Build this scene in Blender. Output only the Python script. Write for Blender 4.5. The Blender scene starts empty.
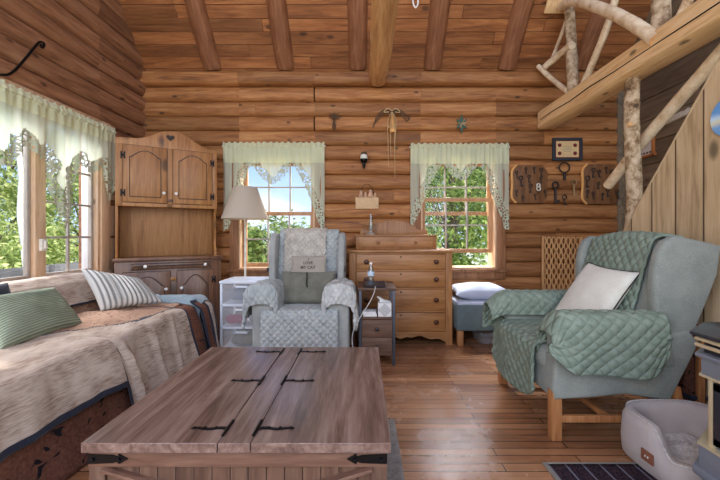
import bpy, bmesh, math, random
from mathutils import Vector, Matrix, noise
R = random.Random(11)
S = bpy.context.scene
C = S.collection
PI = math.pi
V = Vector

# ---------------------------------------------------------------- colours and materials
def lin(c):
    return tuple(((x/255)/12.92 if x/255 <= .04045 else (((x/255)+.055)/1.055)**2.4) for x in c)
def col(c):
    r = lin(c); return (r[0], r[1], r[2], 1)

class NT:
    def __init__(s, name, rough=.6, spec=.4):
        s.m = bpy.data.materials.new(name); s.m.use_nodes = True
        s.t = s.m.node_tree; s.b = s.t.nodes['Principled BSDF']
        s.b.inputs['Roughness'].default_value = rough
        s.b.inputs['Specular IOR Level'].default_value = spec
    def n(s, typ, **kw):
        nd = s.t.nodes.new(typ)
        for k, v in kw.items(): setattr(nd, k, v)
        return nd
    def l(s, a, b): s.t.links.new(a, b)
    def coords(s, scale=(1,1,1), kind='Object', rot=(0,0,0)):
        tc = s.n('ShaderNodeTexCoord'); mp = s.n('ShaderNodeMapping')
        mp.inputs['Scale'].default_value = scale; mp.inputs['Rotation'].default_value = rot
        s.l(tc.outputs[kind], mp.inputs['Vector']); return mp.outputs['Vector']
    def noise(s, vec, scale=1, detail=3, rough=.55, dist=0):
        nd = s.n('ShaderNodeTexNoise'); nd.inputs['Scale'].default_value = scale
        nd.inputs['Detail'].default_value = detail; nd.inputs['Roughness'].default_value = rough
        nd.inputs['Distortion'].default_value = dist
        if vec is not None: s.l(vec, nd.inputs['Vector'])
        return nd.outputs['Fac']
    def ramp(s, fac, stops, interp='LINEAR'):
        nd = s.n('ShaderNodeValToRGB'); e = nd.color_ramp.elements; nd.color_ramp.interpolation = interp
        while len(e) > 1: e.remove(e[-1])
        e[0].position = stops[0][0]; e[0].color = stops[0][1]
        for p, c in stops[1:]:
            x = e.new(p); x.color = c
        s.l(fac, nd.inputs['Fac']); return nd.outputs['Color']
    def math(s, op, a, b=None, c=None):
        nd = s.n('ShaderNodeMath', operation=op)
        for i, x in enumerate((a, b, c)):
            if x is None: continue
            if isinstance(x, (int, float)): nd.inputs[i].default_value = x
            else: s.l(x, nd.inputs[i])
        return nd.outputs[0]
    def mix(s, fac, a, b, mode='MIX'):
        nd = s.n('ShaderNodeMix', data_type='RGBA', blend_type=mode)
        for sock, x in ((nd.inputs[0], fac), (nd.inputs[6], a), (nd.inputs[7], b)):
            if isinstance(x, (int, float)): sock.default_value = x
            elif isinstance(x, tuple): sock.default_value = x
            else: s.l(x, sock)
        return nd.outputs[2]
    def bump(s, h, strength=.3, dist=.01):
        nd = s.n('ShaderNodeBump'); nd.inputs['Strength'].default_value = strength
        nd.inputs['Distance'].default_value = dist
        s.l(h, nd.inputs['Height']); s.l(nd.outputs['Normal'], s.b.inputs['Normal'])
    def base(s, c):
        if isinstance(c, tuple): s.b.inputs['Base Color'].default_value = c
        else: s.l(c, s.b.inputs['Base Color'])
    def island(s):
        return s.n('ShaderNodeNewGeometry').outputs['Random Per Island']

def G(v): return (v, v, v, 1)

def wood(name, dark, mid, light, axis='x', rough=.55, fine=1.0, knots=True, var=.35, spec=.35, bump=.25, knotscale=1.0):
    w = NT(name, rough, spec)
    st = {'x': (.09,1,1), 'y': (1,.09,1), 'z': (1,1,.09), 'r': (1,.11,.11)}[axis]
    isl = w.island()
    v0 = w.coords()
    off = w.n('ShaderNodeVectorMath', operation='ADD')
    cmb = w.n('ShaderNodeCombineXYZ')
    o7 = w.math('MULTIPLY', isl, 37.0)
    for i in range(3): w.l(o7, cmb.inputs[i])
    w.l(v0, off.inputs[0]); w.l(cmb.outputs[0], off.inputs[1])
    sc = w.n('ShaderNodeVectorMath', operation='MULTIPLY'); w.l(off.outputs[0], sc.inputs[0]); sc.inputs[1].default_value = st
    vec = sc.outputs[0]
    n1 = w.noise(vec, 22*fine, 5, .6, 1.2)
    n2 = w.noise(vec, 90*fine, 3, .6, .4)
    n3 = w.noise(off.outputs[0], 1.7, 2, .5)
    f = w.math('ADD', w.math('MULTIPLY', n1, .7), w.math('MULTIPLY', n2, .3))
    c = w.ramp(f, [(.3, col(dark)), (.48, col(mid)), (.68, col(light))])
    c = w.mix(w.math('MULTIPLY', n3, .35), c, col(dark))
    tone = w.ramp(isl, [(0, G(1-var)), (.5, G(1.0)), (1, G(1+var*.55))])
    c = w.mix(1.0, c, tone, 'MULTIPLY')
    if knots:
        ks = {'x': (.5,1,1), 'y': (1,.5,1), 'z': (1,1,.5), 'r': (1,.5,.5)}[axis]
        sk = w.n('ShaderNodeVectorMath', operation='MULTIPLY'); w.l(off.outputs[0], sk.inputs[0]); sk.inputs[1].default_value = ks
        vo = w.n('ShaderNodeTexVoronoi'); vo.inputs['Scale'].default_value = 5.5*knotscale
        w.l(sk.outputs[0], vo.inputs['Vector'])
        k = w.ramp(vo.outputs['Distance'], [(0.0, G(1)), (.07, G(.85)), (.13, G(0))])
        c = w.mix(w.math('MULTIPLY', k, .8), c, col(tuple(x*.35 for x in dark)))
    w.base(c)
    w.bump(w.math('ADD', n1, w.math('MULTIPLY', n2, .4)), bump, .004)
    return w.m

def plain(name, c, rough=.5, metal=0, spec=.4, var=.12, nscale=8, bump=0, bscale=200):
    w = NT(name, rough, spec); w.b.inputs['Metallic'].default_value = metal
    v = w.coords()
    n = w.noise(v, nscale, 3)
    w.base(w.mix(n, col(tuple(x*(1-var) for x in c)), col(tuple(min(255, x*(1+var)) for x in c))))
    if bump: w.bump(w.noise(v, bscale, 2), bump, .003)
    return w.m

def fabric(name, c, c2=None, rough=.95, weave=420, bump=.35, var=.5, nscale=6, check=None):
    w = NT(name, rough, .15); c2 = c2 or tuple(x*.82 for x in c)
    v = w.coords()
    n = w.noise(v, nscale, 4, .6)
    k = w.noise(v, weave, 2, .5)
    f = w.math('ADD', w.math('MULTIPLY', n, var), w.math('MULTIPLY', k, 1-var))
    cc = w.ramp(f, [(.32, col(c2)), (.62, col(c))])
    if check:
        ch = w.n('ShaderNodeTexChecker'); ch.inputs['Scale'].default_value = check
        w.l(v, ch.inputs['Vector'])
        cc = w.mix(w.math('MULTIPLY', ch.outputs['Fac'], .22), cc, col(tuple(x*.6 for x in c2)))
    w.base(cc); w.b.inputs['Sheen Weight'].default_value = .15
    w.bump(k, bump, .002)
    return w.m

def uvstripe(name, ca, cb, period, axis=0, sharp=.5, duty=.5, rough=.95, wob=.15, bump=.5):
    w = NT(name, rough, .15)
    uv = w.coords(kind='UV'); sp = w.n('ShaderNodeSeparateXYZ'); w.l(uv, sp.inputs[0])
    n = w.noise(w.coords(), 9, 3)
    x = w.math('ADD', w.math('DIVIDE', sp.outputs[axis], period), w.math('MULTIPLY', n, wob))
    s = w.math('SINE', w.math('MULTIPLY', x, 2*PI))
    f = w.math('MULTIPLY_ADD', s, .5, .5)
    k = w.noise(w.coords(), 350, 2)
    c = w.ramp(f, [(max(0, duty-sharp/2), col(ca)), (min(1, duty+sharp/2), col(cb))])
    c = w.mix(w.math('MULTIPLY', k, .3), c, col(tuple(q*.75 for q in ca)))
    w.base(c); w.bump(w.math('ADD', f, w.math('MULTIPLY', k, .3)), bump, .006)
    return w.m

def quilted(name, c, c2, s=.06, bump=.6, mottled=0.25):
    w = NT(name, .85, .25)
    uv = w.coords(kind='UV'); sp = w.n('ShaderNodeSeparateXYZ'); w.l(uv, sp.inputs[0])
    a = w.math('ABSOLUTE', w.math('SINE', w.math('MULTIPLY', w.math('ADD', sp.outputs[0], sp.outputs[1]), PI/s)))
    b = w.math('ABSOLUTE', w.math('SINE', w.math('MULTIPLY', w.math('SUBTRACT', sp.outputs[0], sp.outputs[1]), PI/s)))
    h = w.math('POWER', w.math('MULTIPLY', a, b), .4)
    n = w.noise(w.coords(), 14, 4); k = w.noise(w.coords(), 300, 2)
    cc = w.ramp(w.math('ADD', w.math('MULTIPLY', n, 1-mottled), w.math('MULTIPLY', k, mottled)), [(.3, col(c2)), (.65, col(c))])
    w.base(cc); w.bump(w.math('ADD', h, w.math('MULTIPLY', n, .25)), bump, .012)
    return w.m

# ---------------------------------------------------------------- objects
MW = {}
def mats_to(o, mats):
    if not isinstance(mats, (list, tuple)): mats = [mats]
    for m in mats: o.data.materials.append(m)

def obj(name, bm, mats, parent=None, smooth=True, local=False, angle=40):
    me = bpy.data.meshes.new(name); o = bpy.data.objects.new(name, me); C.objects.link(o)
    if parent is not None:
        o.parent = parent; MW[o.name] = MW[parent.name]
        if not local:
            bmesh.ops.transform(bm, matrix=MW[parent.name].inverted(), verts=bm.verts)
    else:
        xs = [v.co for v in bm.verts]
        c = V(((min(p.x for p in xs)+max(p.x for p in xs))/2, (min(p.y for p in xs)+max(p.y for p in xs))/2, min(p.z for p in xs)))
        bmesh.ops.translate(bm, vec=-c, verts=bm.verts); o.location = c; MW[o.name] = Matrix.Translation(c)
    bm.to_mesh(me); bm.free(); mats_to(o, mats)
    if smooth:
        for p in me.polygons: p.use_smooth = True
        try: me.set_sharp_from_angle(angle=math.radians(angle))
        except Exception: pass
    return o

def tag(o, label=None, cat=None, group=None, kind=None):
    if label: o['label'] = label
    if cat: o['category'] = cat
    if group: o['group'] = group
    if kind: o['kind'] = kind
    return o

def thing(name, label, cat, loc=(0,0,0), rz=0, group=None, kind=None):
    o = bpy.data.objects.new(name, None); C.objects.link(o)
    o.location = loc; o.rotation_euler = (0,0,rz); o.empty_display_size = .1
    MW[o.name] = Matrix.Translation(V(loc)) @ Matrix.Rotation(rz, 4, 'Z')
    return tag(o, label, cat, group, kind)

def dup(root, loc, rz=0, label=None, group=None, parent=None):
    r = root.copy(); C.objects.link(r)
    if parent is None:
        r.location = loc; r.rotation_euler = (0,0,rz)
        if label: r['label'] = label
        if group: r['group'] = group
    else: r.parent = parent
    for ch in list(root.children): dup(ch, None, parent=r)
    return r

def solid(o, t, off=-1):
    m = o.modifiers.new('thickness', 'SOLIDIFY'); m.thickness = t; m.offset = off; return o
def subs(o, n=1):
    m = o.modifiers.new('smooth', 'SUBSURF'); m.levels = n; m.render_levels = n; return o
def bevm(o, w, seg=3):
    m = o.modifiers.new('soft', 'BEVEL'); m.width = w; m.segments = seg; m.limit_method = 'ANGLE'; return o

# ---------------------------------------------------------------- shapes
B = bmesh.new
def box(bm, lo, hi, bev=0, rot=None, seg=2, mi=0):
    lo = V(lo); hi = V(hi)
    lo, hi = V([min(a,b) for a,b in zip(lo,hi)]), V([max(a,b) for a,b in zip(lo,hi)])
    c = (lo+hi)/2; s = hi-lo
    m = Matrix.Translation(c)
    if rot is not None: m = m @ rot.to_4x4()
    m = m @ Matrix.Diagonal((s.x, s.y, s.z, 1))
    r = bmesh.ops.create_cube(bm, size=1, matrix=m)
    vs = r['verts']; fs = list({f for v in vs for f in v.link_faces})
    for f in fs: f.material_index = mi
    if bev > 0:
        es = list({e for v in vs for e in v.link_edges})
        rr = bmesh.ops.bevel(bm, geom=es, offset=min(bev, .49*min(s)), segments=seg, affect='EDGES', profile=.5)
        for f in rr['faces']: f.material_index = mi
    return bm

def bar(bm, a, b, w, h, bev=0, up=V((0,0,1)), mi=0):
    a = V(a); b = V(b); d = b-a; L = d.length; x = d.normalized()
    y = up.cross(x); y = y.normalized() if y.length > 1e-5 else V((0,1,0)); z = x.cross(y)
    rot = Matrix((x,y,z)).transposed()
    c = (a+b)/2
    return box(bm, c-V((L,w,h))/2, c+V((L,w,h))/2, bev, rot, mi=mi)

def tube(bm, pts, r, n=8, mi=0, caps=True, wob=0):
    pts = [V(p) for p in pts]; k = len(pts)
    rs = r if isinstance(r, (list, tuple)) else [r]*k
    rings = []; ref = None
    for i, p in enumerate(pts):
        t = (pts[min(i+1,k-1)]-pts[max(i-1,0)]).normalized()
        if ref is None:
            ref = t.orthogonal().normalized()
        else:
            ref = (ref - t*ref.dot(t)); ref = ref.normalized() if ref.length > 1e-6 else t.orthogonal().normalized()
        u = t.cross(ref)
        ring = []
        for j in range(n):
            a = 2*PI*j/n; rr = rs[i]
            if wob: rr *= 1+wob*noise.noise(p*7+V((math.cos(a), math.sin(a), 0))*1.3)
            ring.append(bm.verts.new(p+(ref*math.cos(a)+u*math.sin(a))*rr))
        rings.append(ring)
    for i in range(k-1):
        for j in range(n):
            f = bm.faces.new((rings[i][j], rings[i][(j+1)%n], rings[i+1][(j+1)%n], rings[i+1][j])); f.material_index = mi
    if caps:
        bm.faces.new(rings[0][::-1]).material_index = mi; bm.faces.new(rings[-1]).material_index = mi
    return bm

def path(pts, n=8):
    """smooth curve through points"""
    pts = [V(p) for p in pts]; out = []
    for i in range(len(pts)-1):
        p0 = pts[max(i-1,0)]; p1 = pts[i]; p2 = pts[i+1]; p3 = pts[min(i+2,len(pts)-1)]
        for j in range(n):
            t = j/n
            out.append(.5*((2*p1)+(p2-p0)*t+(2*p0-5*p1+4*p2-p3)*t*t+(3*p1-p0-3*p2+p3)*t**3))
    out.append(pts[-1]); return out

def lathe(bm, prof, c, n=24, mi=0, axis='z', closed=True):
    c = V(c); rings = []
    for r, z in prof:
        ring = []
        for j in range(n):
            a = 2*PI*j/n
            p = V((r*math.cos(a), r*math.sin(a), z))
            if axis == 'y': p = V((p.x, -p.z, p.y))
            if axis == 'x': p = V((-p.z, p.x, p.y))
            ring.append(bm.verts.new(c+p))
        rings.append(ring)
    for i in range(len(prof)-1):
        for j in range(n):
            f = bm.faces.new((rings[i][j], rings[i][(j+1)%n], rings[i+1][(j+1)%n], rings[i+1][j])); f.material_index = mi
    if closed:
        if prof[0][0] > 1e-4: bm.faces.new(rings[0][::-1]).material_index = mi
        if prof[-1][0] > 1e-4: bm.faces.new(rings[-1]).material_index = mi
    return bm

def prism(bm, poly, mp, t0, t1, mi=0, bev=0, seg=2):
    a = [bm.verts.new(mp(p[0], p[1], t0)) for p in poly]
    b = [bm.verts.new(mp(p[0], p[1], t1)) for p in poly]
    n = len(poly); fs = [bm.faces.new(a[::-1]), bm.faces.new(b)]
    for i in range(n): fs.append(bm.faces.new((a[i], a[(i+1)%n], b[(i+1)%n], b[i])))
    for f in fs: f.material_index = mi
    bmesh.ops.recalc_face_normals(bm, faces=fs)
    if bev:
        es = [e for e in set(fs[0].edges) | set(fs[1].edges)]
        bmesh.ops.bevel(bm, geom=es, offset=bev, segments=seg, affect='EDGES', profile=.5)
    return bm

def grid(bm, fn, nu, nv, uvf=None, mif=None):
    """fn(u,v) with u,v in 0..1"""
    uvl = bm.loops.layers.uv.verify()
    vs = [[bm.verts.new(fn(i/nu, j/nv)) for j in range(nv+1)] for i in range(nu+1)]
    for i in range(nu):
        for j in range(nv):
            q = ((i,j),(i+1,j),(i+1,j+1),(i,j+1))
            f = bm.faces.new([vs[a][b] for a,b in q])
            if uvf:
                for lp, (a,b) in zip(f.loops, q): lp[uvl].uv = uvf(a/nu, b/nv)
            if mif: f.material_index = mif((i+.5)/nu, (j+.5)/nv)
    return bm

def pillow_point(A, Bc, Cc, D, th, u, v, side, sag=.0):
    """A,Bc top edge; D,Cc bottom edge. u across, v downwards"""
    e = 1 - .10*math.sin(PI*v)*(1 if True else 0)
    uu = .5+(u-.5)*(1-.07*math.sin(PI*v)); vv = .5+(v-.5)*(1-.07*math.sin(PI*u))
    p = (A*(1-uu)+Bc*uu)*(1-vv)+(D*(1-uu)+Cc*uu)*vv
    nrm = ((Bc-A).cross(D-A)).normalized()
    h = (max(0, (1-(2*u-1)**2))*max(0, (1-(2*v-1)**2)))**.42
    w = noise.noise(p*6)*.15+noise.noise(p*15)*.06
    return p+nrm*side*th*.5*h*(1+w)
def pillow(bm, A, Bc, Cc, D, th, n=22, mi=0, ribs=None):
    A, Bc, Cc, D = map(V, (A, Bc, Cc, D))
    W = (Bc-A).length; L = (D-A).length
    for side in (1, -1):
        def fn(u, v):
            p = pillow_point(A, Bc, Cc, D, th, u, v, side)
            if ribs:
                nrm = ((Bc-A).cross(D-A)).normalized()
                e = min(1, 6*min(u, 1-u, v, 1-v))
                p = p+nrm*side*ribs[1]*e*abs(math.sin(PI*(u if ribs[2] == 0 else v)*ribs[0]))
            return p
        nn = n if not ribs else ribs[0]*5
        b0 = len(bm.verts)
        grid(bm, fn if side > 0 else (lambda u, v: fn(1-u, v)), nn, nn, (lambda u, v: (u*W, v*L)) if side > 0 else (lambda u, v: ((1-u)*W, v*L)), (lambda u, v: mi))
    bmesh.ops.remove_doubles(bm, verts=bm.verts, dist=.0008)
    bmesh.ops.recalc_face_normals(bm, faces=bm.faces)
    return bm

H, F, CX, CY = 1.15, 350., 364., 235.
def P(px, py, d): return V(((px-CX)*d/F, d, H+(CY-py)*d/F))

# ---------------------------------------------------------------- materials
M = {}
M['log_x'] = wood('log_wall_x', (98,60,32), (166,108,60), (200,146,92), 'x', .6, .7, True, .28, knotscale=1.15)
M['log_y'] = wood('log_wall_y', (92,62,44), (154,106,74), (188,140,104), 'y', .6, .7, True, .24, knotscale=1.1)
M['chink'] = plain('chinking', (70,52,38), .9)
M['ceil'] = wood('ceiling_pine', (92,54,30), (150,94,54), (188,128,80), 'x', .5, .6, True, .36, knotscale=.8)
M['rafter'] = wood('rafter_log', (92,56,36), (142,92,62), (176,124,88), 'r', .5, .7, True, .12)
M['tie'] = wood('tie_log', (150,104,62), (206,158,106), (230,190,140), 'y', .5, .7, True, .06)
M['beam'] = wood('beam_pine', (196,150,98), (236,198,146), (246,218,174), 'y', .55, .7, True, .06)
M['darkpanel'] = wood('dark_panelling', (84,70,54), (124,106,84), (150,132,108), 'y', .7, .7, True, .18)
M['ply'] = wood('stair_panelling', (150,122,88), (206,178,138), (228,204,166), 'z', .65, .5, True, .2, knotscale=.6)
M['floor'] = None
M['trim'] = wood('window_trim', (186,146,108), (222,186,148), (236,208,176), 'z', .5, 1, True, .08)
M['trimdark'] = wood('window_casing', (104,68,44), (148,100,66), (176,128,90), 'z', .5, 1, True, .12)
M['sashwood'] = wood('sash_wood', (150,108,72), (188,142,100), (208,166,124), 'z', .5, 1, False, .1)
M['muntin'] = plain('muntin_paint', (170,160,148), .5)
M['hutch'] = wood('hutch_pine', (120,76,38), (166,112,58), (190,136,78), 'z', .42, .8, True, .12, .45, .12, .55)
M['hutchbase'] = wood('hutch_base', (74,46,30), (108,70,46), (134,92,64), 'z', .33, .8, True, .14, .5, .12, .55)
M['hutchin'] = wood('hutch_back', (124,82,46), (166,116,68), (188,140,88), 'z', .5, .7, True, .1, .4, .1, .5)
M['antique'] = plain('antique_groove', (44,28,18), .6)
M['dresser'] = wood('dresser_oak', (126,80,42), (170,116,66), (194,142,90), 'x', .42, .9, False, .14, .45, .12)
M['dresserz'] = wood('dresser_oak_upright', (122,78,42), (164,112,64), (188,138,88), 'z', .42, .9, False, .12, .45, .12)
M['knobwood'] = plain('dark_wood_knob', (72,36,22), .35)
M['ct_y'] = wood('table_oak', (66,50,44), (122,98,88), (166,142,130), 'y', .24, .6, False, .08, .6, .2)
M['ct_x'] = wood('table_front', (74,52,42), (116,84,68), (146,112,92), 'x', .45, .75, False, .15, .4, .15)
M['ct_z'] = wood('table_planks', (70,48,38), (106,78,62), (134,104,84), 'z', .5, .75, False, .25, .4, .15)
M['iron'] = plain('black_iron', (26,25,26), .42, .7)
M['gap'] = plain('dark_gap', (16,12,10), .9)
M['white'] = plain('white_porcelain', (232,228,220), .25, var=.04)
M['brass'] = plain('brass', (226,212,176), .3, .45, var=.05)
M['stove'] = plain('stove_enamel', (122,128,138), .35, .05, .5, .06)
M['stovetop'] = plain('stove_top', (52,54,62), .22, .2, .6, .08)
M['glassdark'] = plain('stove_glass', (52,44,40), .08, 0, .6, .5, 5)
M['knit'] = fabric('teal_knit', (162,166,156), (116,124,118), weave=260, check=150, bump=.5, nscale=5)
M['quilt'] = quilted('sage_quilt', (142,156,140), (114,130,114), .07, .6)
M['cream'] = fabric('cream_linen', (230,228,214), (206,200,184), weave=300)
M['darkpiping'] = fabric('dark_piping', (62,58,54))
M['greychair'] = fabric('grey_cover', (174,174,168), (132,136,134), weave=240, bump=.5)
M['greyquilt'] = quilted('grey_quilt', (184,188,184), (150,156,156), .06, .7)
M['greyquiltlt'] = quilted('pale_grey_quilt', (214,214,208), (166,168,164), .05, .8)
M['greypillow'] = fabric('grey_green_pillow', (128,126,112), (92,92,82), weave=150, nscale=9)
M['catpillow'] = fabric('natural_canvas', (176,166,152), (146,136,124), weave=300)
M['ink'] = plain('lettering_ink', (74,66,58), .8)
M['blueslip'] = fabric('blue_slip', (148,162,168), (106,122,132), weave=120, bump=.6)
M['lamp'] = None
M['sagerib'] = uvstripe('green_corduroy', (116,128,108), (170,178,154), .0165, 1, .7, .45, wob=.35)
M['greyrib'] = uvstripe('grey_white_stripe', (126,126,122), (216,212,204), .036, 0, .7, .30, wob=.12)
M['navy'] = fabric('navy_edge', (48,52,66), (26,28,38), weave=200)
M['bluepillow'] = fabric('pale_blue_linen', (196,202,216), (164,172,190), weave=300)
M['daybed'] = fabric('green_grey_upholstery', (112,126,126), (84,98,98), weave=260)
M['orangeleg'] = wood('leg_oak', (134,80,44), (182,122,74), (204,150,100), 'z', .45, 1, False, .08)
M['dogbed'] = fabric('dog_bed_suede', (206,196,190), (176,164,160), weave=500, bump=.15)
M['dogin'] = fabric('dog_bed_plush', (226,220,216), (158,150,148), weave=90, bump=.7, nscale=10)
M['leather'] = plain('brown_leather', (140,90,68), .55)
M['greyrug'] = fabric('grey_rug', (148,142,136), (104,98,94), weave=120, nscale=20, bump=.8)
M['bark'] = None
M['lattice'] = wood('lattice_wood', (150,100,58), (196,146,94), (218,174,122), 'z', .55, 1, False, .1)
M['metalgrey'] = plain('grey_metal', (74,78,86), .45, .5)
M['rustic'] = wood('rustic_brown', (66,46,38), (104,76,60), (136,104,84), 'x', .55, .9, True, .2)
M['plastic'] = None
M['paper'] = plain('white_paper', (222,220,216), .7, var=.05)
M['black'] = plain('black_plastic', (30,31,36), .3, var=.1)
M['straw'] = plain('straw_twine', (190,160,116), .9, var=.25)
M['antler'] = plain('dried_stem', (86,66,48), .8, var=.3)
M['greenstar'] = plain('green_star_paint', (70,92,78), .7, var=.3)
M['keyiron'] = plain('old_iron', (58,50,46), .6, .4, var=.35)
M['keybrass'] = plain('old_brass_key', (150,122,84), .5, .5, var=.25)
M['barkedge'] = plain('bark_edge', (212,156,92), .75, var=.2)
M['slab'] = wood('slab_board', (80,50,28), (122,80,46), (150,106,66), 'z', .55, .9, True, .1)
M['sign'] = plain('tan_sign', (206,172,130), .7, var=.12, nscale=30)
M['pinkish'] = plain('carved_figures', (186,148,118), .7, var=.3, nscale=30)
M['frame_navy'] = plain('navy_frame', (40,48,58), .6)
M['maroon'] = plain('maroon_mat', (112,38,40), .8)
M['sampler'] = plain('tan_sampler', (216,186,136), .9, var=.15, nscale=60)
M['cord'] = plain('white_cord', (226,222,214), .6)
M['birchend'] = plain('cut_wood', (206,160,108), .7, var=.15, nscale=30)
M['whitepaint'] = plain('white_weathered', (214,206,190), .7, var=.2, nscale=30)
M['orangeframe'] = plain('orange_wood_frame', (178,106,52), .5)

def birch():
    w = NT('birch_bark', .75, .25); v = w.coords()
    n = w.noise(v, 14, 4, .7); n2 = w.noise(v, 50, 3, .6)
    c = w.ramp(n, [(.30, col((56,42,32))), (.42, col((150,122,92))), (.54, col((204,182,150))), (.75, col((228,212,186)))])
    c = w.mix(w.math('MULTIPLY', n2, .35), c, col((140,110,80)))
    w.base(c); w.bump(n, .4, .006); return w.m
M['bark'] = birch()
def birch2():
    w = NT('peeled_birch', .7, .25); v = w.coords()
    n = w.noise(v, 9, 4, .65); n2 = w.noise(v, 60, 2)
    c = w.ramp(n, [(.28, col((120,90,62))), (.38, col((210,180,142))), (.6, col((238,218,186)))])
    w.base(c); w.bump(n2, .2, .003); return w.m
M['peeled'] = birch2()

def floor_mat():
    w = NT('oak_floor', .3, .75); v = w.coords()
    br = w.n('ShaderNodeTexBrick'); w.l(v, br.inputs['Vector'])
    br.inputs['Scale'].default_value = 1; br.inputs['Brick Width'].default_value = 1.1
    br.inputs['Row Height'].default_value = .062; br.inputs['Mortar Size'].default_value = .0028
    br.inputs['Mortar Smooth'].default_value = .2; br.offset = .37; br.squash = 1
    br.inputs['Color1'].default_value = G(.15); br.inputs['Color2'].default_value = G(.95); br.inputs['Mortar'].default_value = G(0)
    sp = w.n('ShaderNodeVectorMath', operation='MULTIPLY'); w.l(v, sp.inputs[0]); sp.inputs[1].default_value = (.08,1,1)
    n1 = w.noise(sp.outputs[0], 38, 5, .6, .8); n3 = w.noise(v, 2.2, 3)
    f = w.math('ADD', w.math('MULTIPLY', n1, .6), w.math('MULTIPLY', br.outputs['Color'], .4))
    c = w.ramp(f, [(.2, col((110,72,48))), (.45, col((160,110,74))), (.75, col((200,148,106)))])
    c = w.mix(w.math('MULTIPLY', n3, .35), c, col((104,66,44)))
    c = w.mix(br.outputs['Fac'], c, col((38,24,18)))
    w.base(c)
    r = w.ramp(w.noise(v, 5, 4), [(.3, G(.17)), (.7, G(.32))]); w.l(r, w.b.inputs['Roughness'])
    w.bump(w.math('SUBTRACT', w.math('MULTIPLY', n1, .25), br.outputs['Fac']), .3, .003)
    return w.m
M['floor'] = floor_mat()

def thin_glass(name, fac=.06, tint=(255,255,255)):
    w = NT(name); t = w.t; t.nodes.remove(w.b)
    out = t.nodes['Material Output']
    tr = w.n('ShaderNodeBsdfTransparent'); tr.inputs[0].default_value = col(tint)
    gl = w.n('ShaderNodeBsdfGlossy'); gl.inputs['Roughness'].default_value = .03
    mx = w.n('ShaderNodeMixShader'); mx.inputs[0].default_value = fac
    w.l(tr.outputs[0], mx.inputs[1]); w.l(gl.outputs[0], mx.inputs[2]); w.l(mx.outputs[0], out.inputs[0])
    return w.m
M['glass'] = thin_glass('window_glass', .006)
M['clear'] = thin_glass('clear_bottle_plastic', .16, (225,235,240))

def sheer(name, c, transp, trl=.5):
    w = NT(name); t = w.t; t.nodes.remove(w.b); out = t.nodes['Material Output']
    v = w.coords(); n = w.noise(v, 300, 2)
    cc = w.mix(n, col(tuple(x*.92 for x in c)), col(c))
    di = w.n('ShaderNodeBsdfDiffuse'); tl = w.n('ShaderNodeBsdfTranslucent'); tr = w.n('ShaderNodeBsdfTransparent')
    w.l(cc, di.inputs[0]); w.l(cc, tl.inputs[0])
    a = w.n('ShaderNodeMixShader'); a.inputs[0].default_value = trl; w.l(di.outputs[0], a.inputs[1]); w.l(tl.outputs[0], a.inputs[2])
    b = w.n('ShaderNodeMixShader'); b.inputs[0].default_value = transp; w.l(a.outputs[0], b.inputs[1]); w.l(tr.outputs[0], b.inputs[2])
    w.l(b.outputs[0], out.inputs[0]); return w.m
M['sheer'] = sheer('sheer_curtain', (242,246,220), .16)
M['valance'] = sheer('green_valance', (246,248,214), .02, .45)
M['lampshade'] = sheer('lamp_shade_linen', (226,212,192), 0, .35)
M['bin'] = sheer('frosted_plastic', (240,242,246), .78, .3)

def lace():
    w = NT('lace'); t = w.t; out = t.nodes['Material Output']; w.b.inputs['Roughness'].default_value = .9
    uv = w.coords(kind='UV')
    vo = w.n('ShaderNodeTexVoronoi', feature='DISTANCE_TO_EDGE'); vo.inputs['Scale'].default_value = 33
    w.l(uv, vo.inputs['Vector'])
    thr = w.math('LESS_THAN', vo.outputs['Distance'], .155)
    n = w.noise(uv, 60, 2)
    w.base(w.mix(n, col((150,156,126)), col((224,226,198))))
    tr = w.n('ShaderNodeBsdfTransparent'); mx = w.n('ShaderNodeMixShader')
    w.l(thr, mx.inputs[0]); w.l(tr.outputs[0], mx.inputs[1]); w.l(w.b.outputs[0], mx.inputs[2]); w.l(mx.outputs[0], out.inputs[0])
    return w.m
M['lace'] = lace()

def tapestry(name, ca, cb, marks, mscale=14):
    w = NT(name, .95, .1); v = w.coords()
    n = w.noise(v, 60, 3, .7); n2 = w.noise(v, 5, 3)
    c = w.ramp(w.math('ADD', w.math('MULTIPLY', n, .6), w.math('MULTIPLY', n2, .4)), [(.35, col(cb)), (.65, col(ca))])
    vo = w.noise(w.coords((1, .45, .9)), mscale, 2, .5, 1.5)
    k = w.ramp(vo, [(.61, G(0)), (.64, G(1))])
    c = w.mix(k, c, col(marks)); w.base(c); w.bump(n, .4, .004); return w.m
M['tapbrown'] = tapestry('brown_tapestry', (126,84,66), (84,54,44), (34,32,36))
M['taptan'] = tapestry('tan_tapestry', (190,156,132), (150,118,98), (120,92,76), 30)
def ikat():
    w = NT('cream_throw', .95, .1)
    uv = w.coords((.13, 1, 1), kind='UV'); n = w.noise(uv, 120, 3, .6, .4)
    uv2 = w.coords((.5, 1, 1), kind='UV'); n3 = w.noise(uv2, 9, 2)
    k = w.noise(w.coords(), 240, 2)
    c = w.ramp(w.math('MULTIPLY_ADD', n3, .5, w.math('MULTIPLY', n, .6)), [(.40, col((132,110,94))), (.50, col((178,158,142))), (.62, col((204,188,172)))])
    c = w.mix(w.math('MULTIPLY', k, .35), c, col((160,144,130)))
    w.base(c); w.bump(k, .35, .002); return w.m
M['ikat'] = ikat()
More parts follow.
